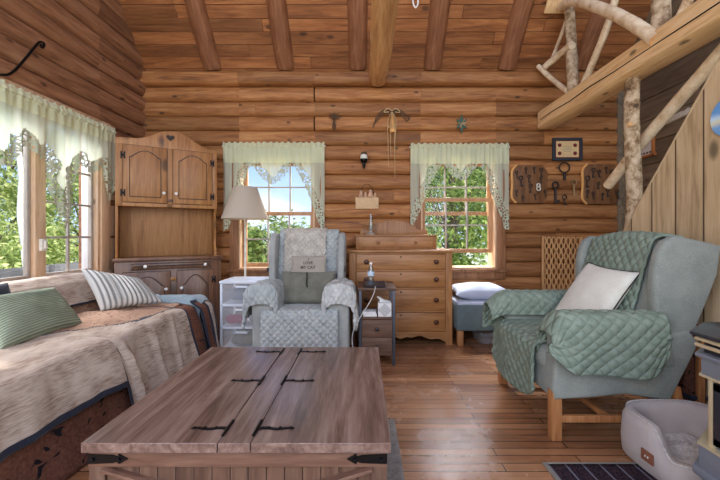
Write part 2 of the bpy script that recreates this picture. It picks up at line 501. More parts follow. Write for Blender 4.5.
def rug_dark():
    w = NT('dark_rug', .95, .1); v = w.coords()
    sp = w.n('ShaderNodeSeparateXYZ'); w.l(v, sp.inputs[0])
    s = w.math('SINE', w.math('MULTIPLY', sp.outputs[0], 2*PI/.085))
    k = w.noise(v, 90, 3, .7)
    c = w.ramp(k, [(.35, col((26,24,30))), (.55, col((62,50,58))), (.7, col((96,60,64)))])
    c = w.mix(w.ramp(s, [(.93, G(0)), (.97, G(1))]), c, col((120,120,132)))
    w.base(c); w.bump(k, .6, .004); return w.m
M['darkrug'] = rug_dark()
def disc():
    w = NT('painted_plate', .35, .5); v = w.coords()
    sp = w.n('ShaderNodeSeparateXYZ'); w.l(v, sp.inputs[0])
    n = w.noise(v, 14, 4); z = w.math('ADD', sp.outputs[2], w.math('MULTIPLY', n, .05))
    c = w.ramp(w.math('MULTIPLY', z, 4), [(.0, col((96,140,184))), (.40, col((120,164,206))), (.50, col((216,206,170))), (.60, col((190,212,226))), (.72, col((100,152,206)))])
    w.base(c); return w.m
M['disc'] = disc()
def leafmat(name, a, b):
    w = NT(name); t = w.t; t.nodes.remove(w.b); out = t.nodes['Material Output']
    c = w.ramp(w.island(), [(0, col(a)), (1, col(b))])
    di = w.n('ShaderNodeBsdfDiffuse'); tl = w.n('ShaderNodeBsdfTranslucent'); w.l(c, di.inputs[0]); w.l(c, tl.inputs[0])
    mx = w.n('ShaderNodeMixShader'); mx.inputs[0].default_value = .45
    w.l(di.outputs[0], mx.inputs[1]); w.l(tl.outputs[0], mx.inputs[2]); w.l(mx.outputs[0], out.inputs[0]); return w.m
M['leafy'] = leafmat('leaf_yellow_green', (132,156,82), (216,224,156))
M['leafd'] = leafmat('leaf_deep_green', (84,112,60), (176,196,116))
M['trunk'] = plain('tree_bark', (96,82,70), .9, var=.3, nscale=20)
M['deckgrey'] = wood('weathered_grey', (62,62,64), (92,92,94), (118,118,120), 'y', .8, .8, True, .15)
M['ground'] = plain('pale_ground', (176,178,150), .95, var=.25, nscale=1.2)

M['binwhite'] = plain('white_exterior_paint', (226,226,222), .6, var=.04)

M['pewter'] = plain('pewter', (168,160,148), .35, .3, var=.1)

M['rugedge'] = fabric('rug_binding', (150,144,132), (110,104,96))

M['birchwhite'] = plain('white_birch_bark', (228,222,212), .7, var=.18, nscale=10)
def quilt_puff(bm, s, amp, out):
    out = V(out); bm.normal_update(); uvl = bm.loops.layers.uv.verify()
    for v in bm.verts:
        if not v.link_loops: continue
        uv = v.link_loops[0][uvl].uv
        h = (abs(math.sin((uv.x+uv.y)*PI/s))*abs(math.sin((uv.x-uv.y)*PI/s)))**.45
        n = v.normal if v.normal.dot(out) > 0 else -v.normal
        v.co += n*amp*(h-.5)
M['seam'] = plain('board_seam', (92,70,50), .8)
# ================================================================ SETTING
XL, XR, YB = -2.66, 3.10, 4.22
SL = 1.1
def zc(y): return 3.135+(4.2-y)*SL
def struct(o): o['kind'] = 'structure'; return o

def mbox(bm, mp, a, b, bev=.003, mi=0):
    p, q = mp(*a), mp(*b); return box(bm, p, q, bev, mi=mi)
def bulge(t): return .05*max(0, 1-abs(2*t-1)**3.2)**.6
def logwall(name, mp, zb, s0, s1, openings, joints, clip, mat, proud={}):
    bm = B(); rr = random.Random(3)
    for k in range(len(zb)-1):
        z1, z0 = zb[k], zb[k+1]; h = z1-z0
        cuts = {s0, s1}
        for o in openings: cuts.update((o[0], o[1]))
        cuts.update(joints.get(k, []))
        cuts = sorted(cuts)
        for a, b in zip(cuts, cuts[1:]):
            e = clip(z0-.12) if clip else b
            b2 = min(b, e)
            if b2-a < .03: continue
            rng = [(z0, z1)]
            for o in openings:
                if o[0] <= a+1e-6 and b <= o[1]+1e-6:
                    nr = []
                    for q0, q1 in rng:
                        if o[2] > q0: nr.append((q0, min(q1, o[2])))
                        if o[3] < q1: nr.append((max(q0, o[3]), q1))
                    rng = [(p, q) for p, q in nr if q-p > .004]
            for q0, q1 in rng:
                jt = .0012 if (a in joints.get(k, []) or b in joints.get(k, [])) else 0
                A, Z = a+jt, b2-jt
                n = max(2, int((Z-A)/.14)); ts = sorted({0, .02, .07, .16, .3, .5, .7, .84, .93, .98, 1})
                tq = [t for t in ts if q0 < z0+t*h < q1]; tq = [(q0-z0)/h]+tq+[(q1-z0)/h]
                seed = V((k*3.1, 0, 0)); rings = []
                for i in range(n+1):
                    s = A+(Z-A)*i/n
                    amp = .006*noise.noise(V((s*1.3, k*5.7, 0)))+.003*noise.noise(V((s*5, k*3.3, 2)))
                    ring = [bm.verts.new(mp(s, proud.get(k, 0)*min(1, 9*t, 9*(1-t))**.5+bulge(t)+(amp if .04 < t < .96 else 0), z0+t*h+(.004*noise.noise(V((s*2.1, k*9.1, 5))) if .04 < t < .96 else 0))) for t in tq]
                    ring.append(bm.verts.new(mp(s, -.16, q1))); ring.append(bm.verts.new(mp(s, -.16, q0)))
                    rings.append(ring)
                m = len(rings[0])
                for i in range(n):
                    for j in range(m):
                        bm.faces.new((rings[i][j], rings[i][(j+1)%m], rings[i+1][(j+1)%m], rings[i+1][j]))
                bm.faces.new(rings[0]); bm.faces.new(rings[-1][::-1])
        for sj in joints.get(k, []): mbox(bm, mp, (sj-.02, -.161, z0), (sj+.02, -.17, z1), 0)
    bmesh.ops.recalc_face_normals(bm, faces=bm.faces)
    o = obj(name, bm, mat, angle=50); return struct(o)

mpB = lambda s, d, z: V((s, YB-d, z))
mpL = lambda s, d, z: V((XL+d, s, z))
zbB = [3.302]+[3.1025-.1752*k for k in range(0, 18)]+[0]
zbL = [6.9-.1752*0]+[]
zt = 3.1475+.1752*22
zbL = [zt-.1752*k for k in range(0, 40)]; zbL = [z for z in zbL if z > .03]+[0]
WA = (-1.49, -.585, .765, 2.06); WB = (.675, 1.575, .765, 2.06); WL = (1.55, 3.46, .80, 2.16)
jB = {2: [-.6], 3: [-1.3], 4: [-.6], 5: [2.15], 9: [.35], 12: [2.3], 7: [-2.0], 15: [.2]}
logwall('wall_back', mpB, zbB, -2.84, 3.02, [WA, WB], jB, None, M['log_x'], {0: -.03, 1: .055})
# log ends in the corner behind the birch post: the courses stop short and butt on a scribed upright
logwall('wall_left', mpL, zbL, -.5, 4.22, [WL], {}, lambda z: min(4.22, 4.2-(z-3.22)/SL), M['log_y'])
bm = B(); box(bm, (-2.82, 4.23, 0), (3.25, 4.34, .02)); box(bm, (3.02, 4.16, 0), (3.12, 4.34, 3.2), .004)
struct(obj('trim_1', bm, M['darkpanel']))

bm = B()
for i in range(8): pass
rows = [z*.24 for z in range(0, 31)]
for z0 in rows:
    z1 = z0+.236; ym = min(4.2, 4.2-((z0+z1)/2-3.3)/SL)
    if ym < -.3: continue
    box(bm, (XR, -.5, z0), (XR+.12, ym, z1), .004, seg=1)
struct(obj('wall_right', bm, M['darkpanel']))

bm = B(); box(bm, (-4.0, -.5, -.12), (4.0, 4.4, 0)); 
struct(obj('floor', bm, M['floor']))

bm = B(); ang = math.atan(SL); cs, sn = math.cos(ang), math.sin(ang)
rot = Matrix.Rotation(-ang, 3, 'X')
nb = 48
for i in range(nb):
    s = -.12+.13*i+.065
    c = V((.2, 4.2-s*cs, 3.135+s*sn))+V((0, sn, cs))*.012
    xs = [-3.3, R.uniform(-2.2, -.5), R.uniform(.5, 2.4), 3.6]
    for a, b in zip(xs, xs[1:]):
        w = V((b-a-.002, .1265, .024)); cc = V(((a+b)/2, c.y, c.z))
        box(bm, cc-w/2, cc+w/2, .003, rot, seg=1)
    
c = V((.2, 4.2-3.0*cs, 3.135+3.0*sn))+V((0, sn, cs))*.05; w = V((7.0, 6.6, .04)); box(bm, c-w/2, c+w/2, 0, rot)
struct(obj('ceiling', bm, M['ceil']))

# rafters: half round logs under the boards
def rafter(x, lab, r=.112):
    bm = B(); a = V((x, 4.205, 3.165)); d = V((0, -cs, sn)); pts = [a+d*t for t in (0.0, .02, .06)]+[a+d*(.06+.3*i) for i in range(1, 20)]
    tube(bm, pts, [r*.95, r*.98, r]+[r*(1+.05*noise.noise(V((x, i*.7, 0)))) for i in range(1, 20)], 18, wob=.05)
    return tag(obj('roof_rafter', bm, M['rafter']), lab, 'rafter', 'log rafters under the board ceiling')
rafter(-1.81, 'round log rafter above the pine hutch, first from the window corner')
rafter(-.936, 'round log rafter with a long drying crack, above the corner of the lamp window')
rafter(-.07, 'slim dark log rafter close beside the lighter tie log')
rafter(.816, 'thick log rafter just past the tie log, above the green star')
rafter(1.704, 'dark log rafter standing alone between the star and the loft branches', .115)
rafter(2.58, 'reddish log rafter seen behind the birch branches of the loft rail')
bm = B(); pts = [V((.165, 4.124, 2.985)), V((.165, 4.10, 2.985))]+[V((.165+.01*noise.noise(V((0, i*.6, 0))), 4.05-.22*i, 2.985)) for i in range(20)]
tube(bm, pts, [.085, .102]+[.108]*20, 20, wob=.05)
tag(obj('tie_log', bm, M['tie']), 'pale round tie log with a blunt end resting on the log wall', 'beam')

# ---------------------------------------------------------------- windows
def sash(par, mp, s0, s1, z0, z1, d, cols, rowz, frame, fm, mm, name='sash'):
    bm = B(); f = frame
    mbox(bm, mp, (s0, d, z0), (s0+f, d-.035, z1)); mbox(bm, mp, (s1-f, d, z0), (s1, d-.035, z1))
    mbox(bm, mp, (s0+f, d, z0), (s1-f, d-.035, z0+f)); mbox(bm, mp, (s0+f, d, z1-f), (s1-f, d-.035, z1))
    sa = obj(name, bm, fm, par)
    bm = B()
    for i in range(1, cols):
        s = s0+f+(s1-s0-2*f)*i/cols; mbox(bm, mp, (s-.009, d-.006, z0+f), (s+.009, d-.03, z1-f), .002)
    for z in rowz: mbox(bm, mp, (s0+f, d-.007, z-.009), (s1-f, d-.029, z+.009), .002)
    if cols > 1 or rowz: obj('muntin', bm, mm, sa)
    else: bm.free()
    bm = B(); mbox(bm, mp, (s0+f, d-.016, z0+f), (s1-f, d-.019, z1-f), 0)
    obj('pane', bm, M['glass'], sa)
    return sa
def dh_window(n, o, raised, sillw):
    s0, s1, z0, z1 = o; mp = mpB
    w = thing('window_%d' % n, None, None, ((s0+s1)/2, YB, z0), 0, kind='structure')
    bm = B(); t = .105
    mbox(bm, mp, (s0-t, .075, z0-.02), (s0, .0, z1+t)); mbox(bm, mp, (s1, .075, z0-.02), (s1+t, .0, z1+t)); mbox(bm, mp, (s0, .075, z1), (s1, .0, z1+t))
    obj('casing', bm, M['trimdark'], w)
    bm = B(); mbox(bm, mp, (s0-t-.03, .10, z0-.055), (s1+t+.03, -.02, z0-.02)); mbox(bm, mp, (s0-t, .065, z0-.14), (s1+t, 0, z0-.055))
    obj('sill', bm, M['trimdark'], w)
    bm = B(); j = .02
    mbox(bm, mp, (s0, .06, z0), (s0+j, -.17, z1)); mbox(bm, mp, (s1-j, .06, z0), (s1, -.17, z1)); mbox(bm, mp, (s0+j, .06, z1-j), (s1-j, -.17, z1)); mbox(bm, mp, (s0, .06, z0-.02), (s1, -.17, z0))
    obj('jamb', bm, M['trim'], w)
    zm = (z0+z1)/2; a, b = s0+j, s1-j
    sash(w, mp, a, b, zm-.02, z1-j, -.075, 3, [ (zm+z1)/2 ], .042, M['sashwood'], M['muntin'])
    sash(w, mp, a, b, z0+raised, zm+.02+raised, -.025, 3, [ (z0+zm)/2+raised+.01 ], .046, M['sashwood'], M['muntin'])
    return w
dh_window(1, WA, .0, 0)
dh_window(2, WB, .17, 0)
# casement window on the left wall
s0, s1, z0, z1 = WL
w = thing('window_3', None, None, (XL, (s0+s1)/2, z0), 0, kind='structure')
bm = B(); t = .12
mbox(bm, mpL, (s1, .07, z0-.02), (s1+t, 0, z1+t)); mbox(bm, mpL, (s0-t, .07, z0-.02), (s0, 0, z1+t)); mbox(bm, mpL, (s0, .07, z1), (s1, 0, z1+t))
mbox(bm, mpL, (s1+t, .05, z0-.02), (s1+t+.09, 0, z1+t))
obj('casing', bm, M['trim'], w)
bm = B(); mbox(bm, mpL, (s0-t, .09, z0-.05), (s1+t, -.02, z0-.01)); obj('sill', bm, M['trim'], w)
bm = B(); mbox(bm, mpL, (s0, .05, z0), (s0+.03, -.04, z1)); mbox(bm, mpL, (s1-.03, .05, z0), (s1, -.04, z1)); mbox(bm, mpL, (s0+.03, .05, z1-.03), (s1-.03, -.04, z1)); mbox(bm, mpL, (s0, .05, z0-.02), (s1, -.04, z0))
obj('jamb', bm, M['trim'], w)
bm = B(); mbox(bm, mpL, (s0, -.04, z0), (s0+.03, -.11, z1)); mbox(bm, mpL, (s1-.03, -.04, z0), (s1, -.11, z1)); mbox(bm, mpL, (s0, -.04, z0-.02), (s1, -.17, z0-.005))
obj('outer_jamb', bm, M['binwhite'], w)
bm = B(); mbox(bm, mpL, (2.785, .045, z0), (2.88, .0, z1), .004); mu = obj('mullion', bm, M['trim'], w)
bm = B()
for zz in (1.02, 1.95): mbox(bm, mpL, (2.81, .075, zz), (2.86, .045, zz+.10), .006); mbox(bm, mpL, (2.825, .09, zz+.02), (2.845, .075, zz+.085), .004)
obj('latch', bm, M['whitepaint'], mu)
sash(w, mpL, 2.87, s1-.03, z0, z1-.03, .01, 2, [z0+.33, z0+.63, z0+.93], .03, M['muntin'], M['muntin'])
sash(w, mpL, s0+.03, 2.785, z0, z1-.03, .01, 1, [], .03, M['muntin'], M['muntin'])

# ---------------------------------------------------------------- curtains
def interp(pts, s):
    if s <= pts[0][0]: return pts[0][1]
    for (a, za), (b, zb_) in zip(pts, pts[1:]):
        if a <= s <= b: return za+(zb_-za)*(s-a)/(b-a) if b > a else zb_
    return pts[-1][1]
def curtain(mp, d, pts, ztop, lace_w, label, band, folds=14, nm='curtain'):
    s0, s1 = pts[0][0], pts[-1][0]; L = s1-s0
    c = mp((s0+s1)/2, d, ztop); w = thing(nm, label, 'curtain', tuple(c))
    def dd(s, z):
        k = (s-s0)/L; ph = 5*noise.noise(V((s*2, 0, 1)))
        lo = min(1, max(0, (ztop-z)/.25))
        return d+.010*lo*math.sin(2*PI*folds*k+ph)+.006*math.sin(2*PI*folds*2.3*k+ph)+.012*lo*noise.noise(V((s*6, z*2, 4)))
    def edge(s):
        return interp(pts, s)+.010*abs(math.sin(PI*s/.055))
    def top(s): return edge(s)+lace_w*(.8+.3*noise.noise(V((s*7, 3, 0))))
    epl = [(s0+L*i/240, edge(s0+L*i/240)) for i in range(241)]
    def dist(s, z): return min((s-p)**2+(z-q)**2 for p, q in epl)**.5
    nu, nv = int(L/.010), 56; bs, bl = B(), B(); us, ul = bs.loops.layers.uv.verify(), bl.loops.layers.uv.verify(); vs = {0: {}, 1: {}}
    def pos(i, j):
        s = s0+L*i/nu; e = edge(s); return s, ztop-.045+(e-ztop+.045)*j/nv
    for i in range(nu):
        for j in range(nv):
            sc, z_c = pos(i+.5, j+.5); w2 = lace_w*(.85+.35*noise.noise(V((sc*9, z_c*9, 0))))
            k = 1 if dist(sc, z_c) < w2 else 0; bm, ly_ = (bl, ul) if k else (bs, us); fv = []
            for p, q in ((i, j), (i+1, j), (i+1, j+1), (i, j+1)):
                if (p, q) not in vs[k]:
                    s, z = pos(p, q); vs[k][(p, q)] = bm.verts.new(mp(s, dd(s, z)+.001*k, z))
                fv.append(vs[k][(p, q)])
            f = bm.faces.new(fv)
            for lp_, (p, q) in zip(f.loops, ((i, j), (i+1, j), (i+1, j+1), (i, j+1))): lp_[ly_].uv = pos(p, q)
    obj('sheer_panel', bs, M['sheer'], w); obj('lace_trim', bl, M['lace'], w)
    bm = B()
    def hd(u, v):
        s = s0+u*L; z = ztop-band*v+(0 if v > .02 else .008*math.sin(s*90)+.006*noise.noise(V((s*30, 0, 0))))
        q = .006*math.sin(s*210+3*noise.noise(V((s*9, 0, 0))))*(1 if z > ztop-.07 else .12)
        puff = .010 if (ztop-.055 < z < ztop-.025) else 0
        return mp(s, dd(s, z)+.008+q+puff, z)
    grid(bm, hd, nu, 24); obj('heading', bm, M['valance'], w)
    bm = B(); tube(bm, [mp(s0-.01, d, ztop-.04), mp(s1+.01, d, ztop-.04)], .008, 8)
    a = mp(s0-.008, d, ztop-.04); b = mp(s0-.008, .03, ztop-.04); tube(bm, [a, b], .007, 8)
    a = mp(s1+.008, d, ztop-.04); b = mp(s1+.008, .03, ztop-.04); tube(bm, [a, b], .007, 8)
    obj('curtain_rod', bm, M['white'], w)
    return w
def pxB(l, y0=4.13):
    return [((px-CX)*y0/F, H+(CY-py)*y0/F) for px, py in l]
cA = pxB([(223,232),(228,230),(234,214),(242,190),(248,172),(252,165),(257,173),(264,181),(272,185),(280,181),(288,173),(293,165),(297,172),(305,187),(312,204),(318,222),(322,231),(324.5,229)])
curtain(mpB, .09, cA, H+(CY-142.5)*4.13/F, .115, 'pale green lace-edged valance curtain on the window behind the floor lamp', .24, 9)
cB = pxB([(410.5,229),(413,226),(420,212),(428,190),(436,174),(443,164),(448,171),(454,178),(461,181),(468,178),(474,171),(479,164),(485,176),(492,196),(499,213),(505,230),(509,230)])
curtain(mpB, .09, cB, H+(CY-143.5)*4.13/F, .115, 'pale green lace-edged valance curtain on the window above the daybed', .24, 9)
lp = [(-250,170),(-190,175),(-165,215),(-140,180),(-105,165),(-60,200),(-25,215),(-8,172),(0,166),(12,168),(20,152),(27,146),(33,152),(39,160),(45,158),(49,190),(57,212),(64,234),(71,214),(75,185),(79,166),(84,168),(91,174),(98,172),(103,168),(106,195),(109,205),(114.5,190)]
xl = -2.55
pl = []
for px, py in lp:
    dd_ = -xl*F/(CX-px); pl.append((dd_, H+(CY-py)*dd_/F))
curtain(mpL, .11, pl, 2.235, .125, 'pale green lace-edged valance curtain on the window behind the sofa', .15, 13)

# ---------------------------------------------------------------- loft beam, post, stairs
bm = B(); n = 26
bx = 2.17
def bpoly(i, y):
    w = .105+.006*noise.noise(V((y*1.4, 0, 3))); h = .107+.006*noise.noise(V((y*1.7, 4, 3))); return [(-w, -h*.85), (-w*.8, -h), (w*.8, -h), (w, -h*.85), (w, h*.8), (w*.75, h), (-w*.75, h), (-w, h*.8)]
rings = []
for i in range(n+1):
    y = 4.16-4.3*i/n
    rings.append([bm.verts.new((bx+p+.008*noise.noise(V((y, 0, 0))), y, 2.515+q)) for p, q in bpoly(i, y)])
for i in range(n):
    for j in range(8): bm.faces.new((rings[i][j], rings[i][(j+1)%8], rings[i+1][(j+1)%8], rings[i+1][j]))
bm.faces.new(rings[0][::-1]); bm.faces.new(rings[-1])
bmesh.ops.recalc_face_normals(bm, faces=bm.faces)
lb = tag(obj('loft_beam', bm, M['beam']), 'long squared pine beam running out from the log wall under the branch railing', 'beam', kind='thing')
bm = B(); tube(bm, [V((bx-.1065, 4.1-.3*i, 2.50+.02*noise.noise(V((i*.8, 1, 0))))) for i in range(14)], .0045, 6); obj('drying_crack', bm, M['gap'], lb)

def branch(bm, pts, r, n=10, wob=.10):
    p = path(pts, 5); k = len(p)
    rs = r if isinstance(r, (list, tuple)) else (r, r)
    tube(bm, p, [rs[0]+(rs[1]-rs[0])*i/(k-1) for i in range(k)], n, wob=wob); return bm
bm = B(); branch(bm, [(2.17,2.83,0),(2.14,2.83,.8),(2.185,2.83,1.4),(2.165,2.83,2.0),(2.17,2.83,2.412)], (.058, .052), 16)
tag(obj('birch_post', bm, M['bark']), 'upright birch post with bark holding up the loft beam', 'post')
po = S.objects['birch_post']
bm = B(); lathe(bm, [(.0, .012), (.02, .010), (.024, 0), (.0, -.01)], (2.115, 2.785, 2.03), 12, axis='y'); obj('branch_scar', bm, M['birchend'], po)

def loft(px, py, off=0):
    d = (2.17+off)*F/(px-CX); return V((2.17+off, d, H+(CY-py)*d/F))
rails = [
 ([(573.5,96.5),(572,60),(570,20),(569,3)], (.056,.048), 'thick upright birch baluster on the beam under the curved log rail', 'bark'),
 ([(660.5,38),(661,10),(660,-30)], (.062,.060), 'thickest birch upright on the beam, where the curved log rail ends', 'bark'),
 ([(562,6),(575,1),(600,8),(630,22),(656,40)], (.045,.048), 'curved birch log rail sloping down to the beam with a sawn end', 'peeled'),
 ([(580,94),(591,66),(604,35),(618,-8)], (.034,.03), 'long thin birch baluster leaning across behind the curved log rail', 'peeled'),
 ([P(538,66,4.06),P(553,80,3.92),(575,97)], (.026,.030), 'thin birch stick slanting down to the beam near the log wall', 'peeled'),
 ([P(545,67,3.98),P(560,54,3.8),(572,45)], (.036,.040), 'short birch stick rising from the thin slanting stick to the upright', 'peeled'),
 ([P(552,60,3.9),(560,38),(569,12)], (.020,.018), 'thinnest birch twig leaning under the start of the curved rail', 'peeled'),
 ([(673,32),(681,16),(692,-8)], (.034,.032), 'birch baluster leaning outward just past the thickest upright', 'peeled'),
 ([(653,42),(659,37),(663,33)], (.02,.03), 'small birch knob wedged at the foot of the thickest upright', 'peeled')]
offs = [0, 0, -.09, .06, -.02, -.03, .02, .0, -.06]
for (pp, r, lab, m), of in zip(rails, offs):
    bm = B(); branch(bm, [q if isinstance(q, Vector) else loft(*q, of) for q in pp], r)
    o = tag(obj('birch_branch', bm, M[m]), lab, 'branch', 'birch branch railing of the loft')
    if 'sawn end' in lab:
        for e_, f_, rr_ in ((loft(*pp[-1], of), loft(*pp[-2], of), r[1]), (loft(*pp[0], of), loft(*pp[1], of), r[0])):
            q_ = (e_-f_).normalized(); bm = B(); tube(bm, [e_-q_*.004, e_+q_*.004], rr_*.93, 14); obj('sawn_end', bm, M['birchend'], o)
def rl(px, py, x): d = x*F/(px-CX); return V((x, d, H+(CY-py)*d/F))
bm = B(); branch(bm, [rl(608,186,2.36), rl(640,145,2.36), rl(680,99,2.36), rl(722,52,2.36), rl(770,-2,2.36)], (.044,.046), 12, .06)
tag(obj('stair_handrail', bm, M['peeled']), 'peeled birch pole handrail slanting up beside the stair boarding', 'handrail')

# stair side panelling: vertical boards under a sloping edge
bm = B(); ys = 3.67
i = 0; ztop = lambda y: min(2.38, 1.174+(2.789-y)*1.327)
while ys > -.4:
    y0 = ys-.192; a, b = ys-.006, y0+.006
    poly = [(a, 0), (b, 0), (b, max(.02, ztop(b))), (a, max(.01, ztop(a)))]
    prism(bm, poly, lambda p, q, t: V((t, p, q)), 2.07, 2.094)
    if y0 > -.3: box(bm, (2.0692, y0-.0028, 0), (2.072, y0+.0028, max(.02, ztop(y0)-.002)), 0, mi=1)
    ys = y0
prism(bm, [(3.64, 0), (-.4, 0), (-.4, 2.3), (1.94, 2.27)], lambda p, q, t: V((t, p, q)), 2.095, 2.10, mi=1)
struct(obj('wall_stair', bm, [M['ply'], M['seam']]))
bm = B(); bar(bm, (2.084, 3.67, .015), (2.084, 1.88, 2.384), .034, .014, .003); struct(obj('trim_2', bm, M['ply']))
bm = B(); lathe(bm, [(.0, -.012), (.095, -.012), (.115, .0), (.118, .006), (.111, .006), (.092, -.004), (0, -.004)], (2.056, 1.955, 1.822), 36, axis='x')
tag(obj('wall_plate', bm, M['disc']), 'round blue painted plate hung on the stair boarding', 'plate')

# things on the dark wall beyond the stairs
pf = thing('picture_frame', 'orange wood framed paper hung on the dark wall behind the birch post', 'picture', (3.09, 3.86, 2.06), 0)
bm = B(); f = .022
for a, b in (((3.07,3.72,2.0),(3.098,3.72+f,2.25)), ((3.07,4.0-f,2.0),(3.098,4.0,2.25)), ((3.07,3.70,2.0),(3.098,4.02,2.0+f)), ((3.07,3.70,2.25-f),(3.098,4.02,2.25))): box(bm, a, b, .003)
obj('frame', bm, M['orangeframe'], pf)
bm = B(); box(bm, (3.085,3.74,2.02), (3.095,3.98,2.23)); pp = obj('paper', bm, M['paper'], pf)
bm = B()
for k in range(5): box(bm, (3.083,3.76+k*.04,2.035), (3.0855,3.785+k*.04,2.055))
obj('printed_marks', bm, M['antler'], pp)
bm = B(); prism(bm, [(3.58,2.28),(3.30,2.30),(3.29,2.345),(3.32,2.36),(3.36,2.345),(3.40,2.35),(3.56,2.325)], lambda p, q, t: V((t, p, q)), 3.07, 3.104, bev=.004)
tag(obj('carved_plank', bm, M['whitepaint']), 'whitewashed carved wooden piece hung on the dark wall above the handrail', 'wall decoration')
pf = thing('picture_frame', 'dark framed picture high on the dark gable wall above the loft beam', 'picture', (3.09, 3.05, 3.2), 0)
bm = B()
for a, b in (((3.07,2.9,3.2),(3.098,2.93,3.55)), ((3.07,3.2,3.2),(3.098,3.23,3.55)), ((3.07,2.9,3.2),(3.098,3.23,3.23)), ((3.07,2.9,3.52),(3.098,3.23,3.55))): box(bm, a, b, .003)
obj('frame', bm, M['hutchbase'], pf)
bm = B(); box(bm, (3.085,2.92,3.22), (3.095,3.21,3.53)); obj('picture', bm, M['sampler'], pf)
# board on the ceiling behind the branches
bm = B(); c = V((2.07, 3.72, zc(3.72)))-V((0, sn, cs))*.022; w_ = V((.25, .26, .03)); box(bm, c-w_/2, c+w_/2, .004, rot)
tag(obj('ceiling_board', bm, M['beam']), 'square of pale pine board fixed to the ceiling behind the branches', 'board')

# ================================================================ OUTSIDE
bm = B(); grid(bm, lambda u, v: V((-40+u*80, -8+v*70, -.55+.15*noise.noise(V((u*9, v*9, 0))))), 30, 30)
g = obj('ground', bm, M['ground']); g['kind'] = 'structure'
def tree(name, label, base, h, cr, ch, nleaf, ls, leaf, tr=.12, seed=0, lean=(0,0), tm='trunk', group='trees outside the windows'):
    rr = random.Random(seed); b = V(base)
    root = thing(name, label, 'tree', base, 0, group)
    cc = b+V((lean[0], lean[1], h-ch))
    bm = B(); tp = cc+V((0, 0, ch*.5)); pts = path([b, b+(cc-b)*.5+V((.06, .04, 0)), cc, tp], 4)
    tube(bm, pts, [tr*(1-.7*i/(len(pts)-1)) for i in range(len(pts))], 9, wob=.2)
    for k in range(7):
        a = rr.uniform(0, 2*PI); s = b+(cc-b)*rr.uniform(.55, 1.0)
        e = s+V((math.cos(a)*cr*.7, math.sin(a)*cr*.7, ch*rr.uniform(.2, .8))); tube(bm, path([s, s+(e-s)*.5+V((0, 0, -.1)), e], 3), [tr*.4*(1-.13*i) for i in range(7)], 6)
    obj('trunk', bm, M[tm], root)
    bm = B(); blobs = []
    for k in range(26):
        th = rr.uniform(0, 2*PI); ph = math.acos(rr.uniform(-1, 1)); q = rr.uniform(.35, 1)**.5
        blobs.append((cc+V((math.cos(th)*math.sin(ph)*cr*q, math.sin(th)*math.sin(ph)*cr*q, math.cos(ph)*ch*q)), rr.uniform(.22, .42)*min(cr, ch)))
    for k in range(nleaf):
        p, r = blobs[rr.randrange(len(blobs))]
        q = p+V((rr.gauss(0, 1), rr.gauss(0, 1), rr.gauss(0, .8)))*r*.55
        n1 = V((rr.gauss(0, 1), rr.gauss(0, 1), rr.gauss(0, 1)+.6)).normalized(); a1 = n1.orthogonal().normalized()
        a1 = Matrix.Rotation(rr.uniform(0, 6.3), 3, n1) @ a1; b1 = n1.cross(a1); s = ls*rr.uniform(.6, 1.3)
        vs = [bm.verts.new(q+a1*s), bm.verts.new(q+b1*s*.5+n1*s*.15), bm.verts.new(q-a1*s), bm.verts.new(q-b1*s*.5+n1*s*.15)]
        bm.faces.new(vs)
    obj('crown', bm, M[leaf], root, smooth=False)
    return root
# beyond the lamp window: low greenery under open sky
tree('leafy_shrub', 'low bright green shrub outside the lamp window, against the first column of panes', (-3.7,11.5,-.5), 1.95, 1.1, 1.15, 3400, .085, 'leafy', .06, 1)
tree('leafy_shrub', 'tallest green shrub in the middle panes of the lamp window', (-2.6,10.5,-.5), 2.25, 1.05, 1.25, 3600, .08, 'leafd', .06, 2)
tree('leafy_shrub', 'low deep green shrub behind the wing chair edge of the lamp window', (-1.6,12.5,-.5), 1.9, 1.3, 1.2, 3400, .085, 'leafd', .06, 3)
# beyond the daybed window
tree('garden_tree', 'slender garden tree with a dark bare trunk outside the daybed window', (3.1,12,-.5), 5.6, 2.2, 2.0, 7000, .08, 'leafd', .16, 4, (-.1, 0))
tree('garden_tree', 'bushy green tree low in the first panes of the daybed window', (2.2,9.5,-.5), 3.6, 1.1, 1.6, 3000, .08, 'leafd', .08, 5)
tree('garden_tree', 'tall green tree far behind the slender trunk outside the daybed window', (4.2,17,-.5), 7.5, 2.6, 2.6, 6000, .11, 'leafd', .2, 6)
tree('garden_tree', 'broad green tree at the wall side of the daybed window view', (5.6,14,-.5), 6.0, 1.5, 2.6, 3600, .12, 'leafy', .15, 7)
# beyond the sofa window
lt = [(-8.2,5.6,5.2,1.9,2.6,'leafy'), (-8.8,8.2,5.6,2.0,2.8,'leafy'), (-10.5,10.8,6.4,2.2,3.2,'leafd'), (-7.6,9.6,4.2,1.4,2.1,'leafy'), (-10.5,6.6,6.0,2.3,3.0,'leafd'), (-7.8,7.3,3.2,1.3,1.7,'leafy'), (-6.9,6.0,2.3,1.1,1.4,'leafy')]
ll = ['yellow-green tree filling the near pane of the sofa window', 'yellow-green tree behind the mullion of the sofa window', 'tall darker tree at the far edge of the sofa window view', 'light green tree seen through the gridded sash', 'darker tall tree behind the white trunk of the sofa window', 'bright low tree just above the grey deck wall', 'small bright shrub at the foot of the white trunk']
for k, (x, y, h, cr, ch, lf) in enumerate(lt):
    tree('woodland_tree', ll[k], (x, y, -.5), h, cr, ch, 9000, .055, lf, .1, 20+k)
bm = B(); b0 = P(26, 300, 6.0); tube(bm, path([P(30,330,5.7), P(25,255,5.7), P(20,215,5.7), P(21,180,5.7), P(17,120,5.7), P(18,60,5.7)], 5), [.05-.0008*i for i in range(26)], 9, wob=.15)
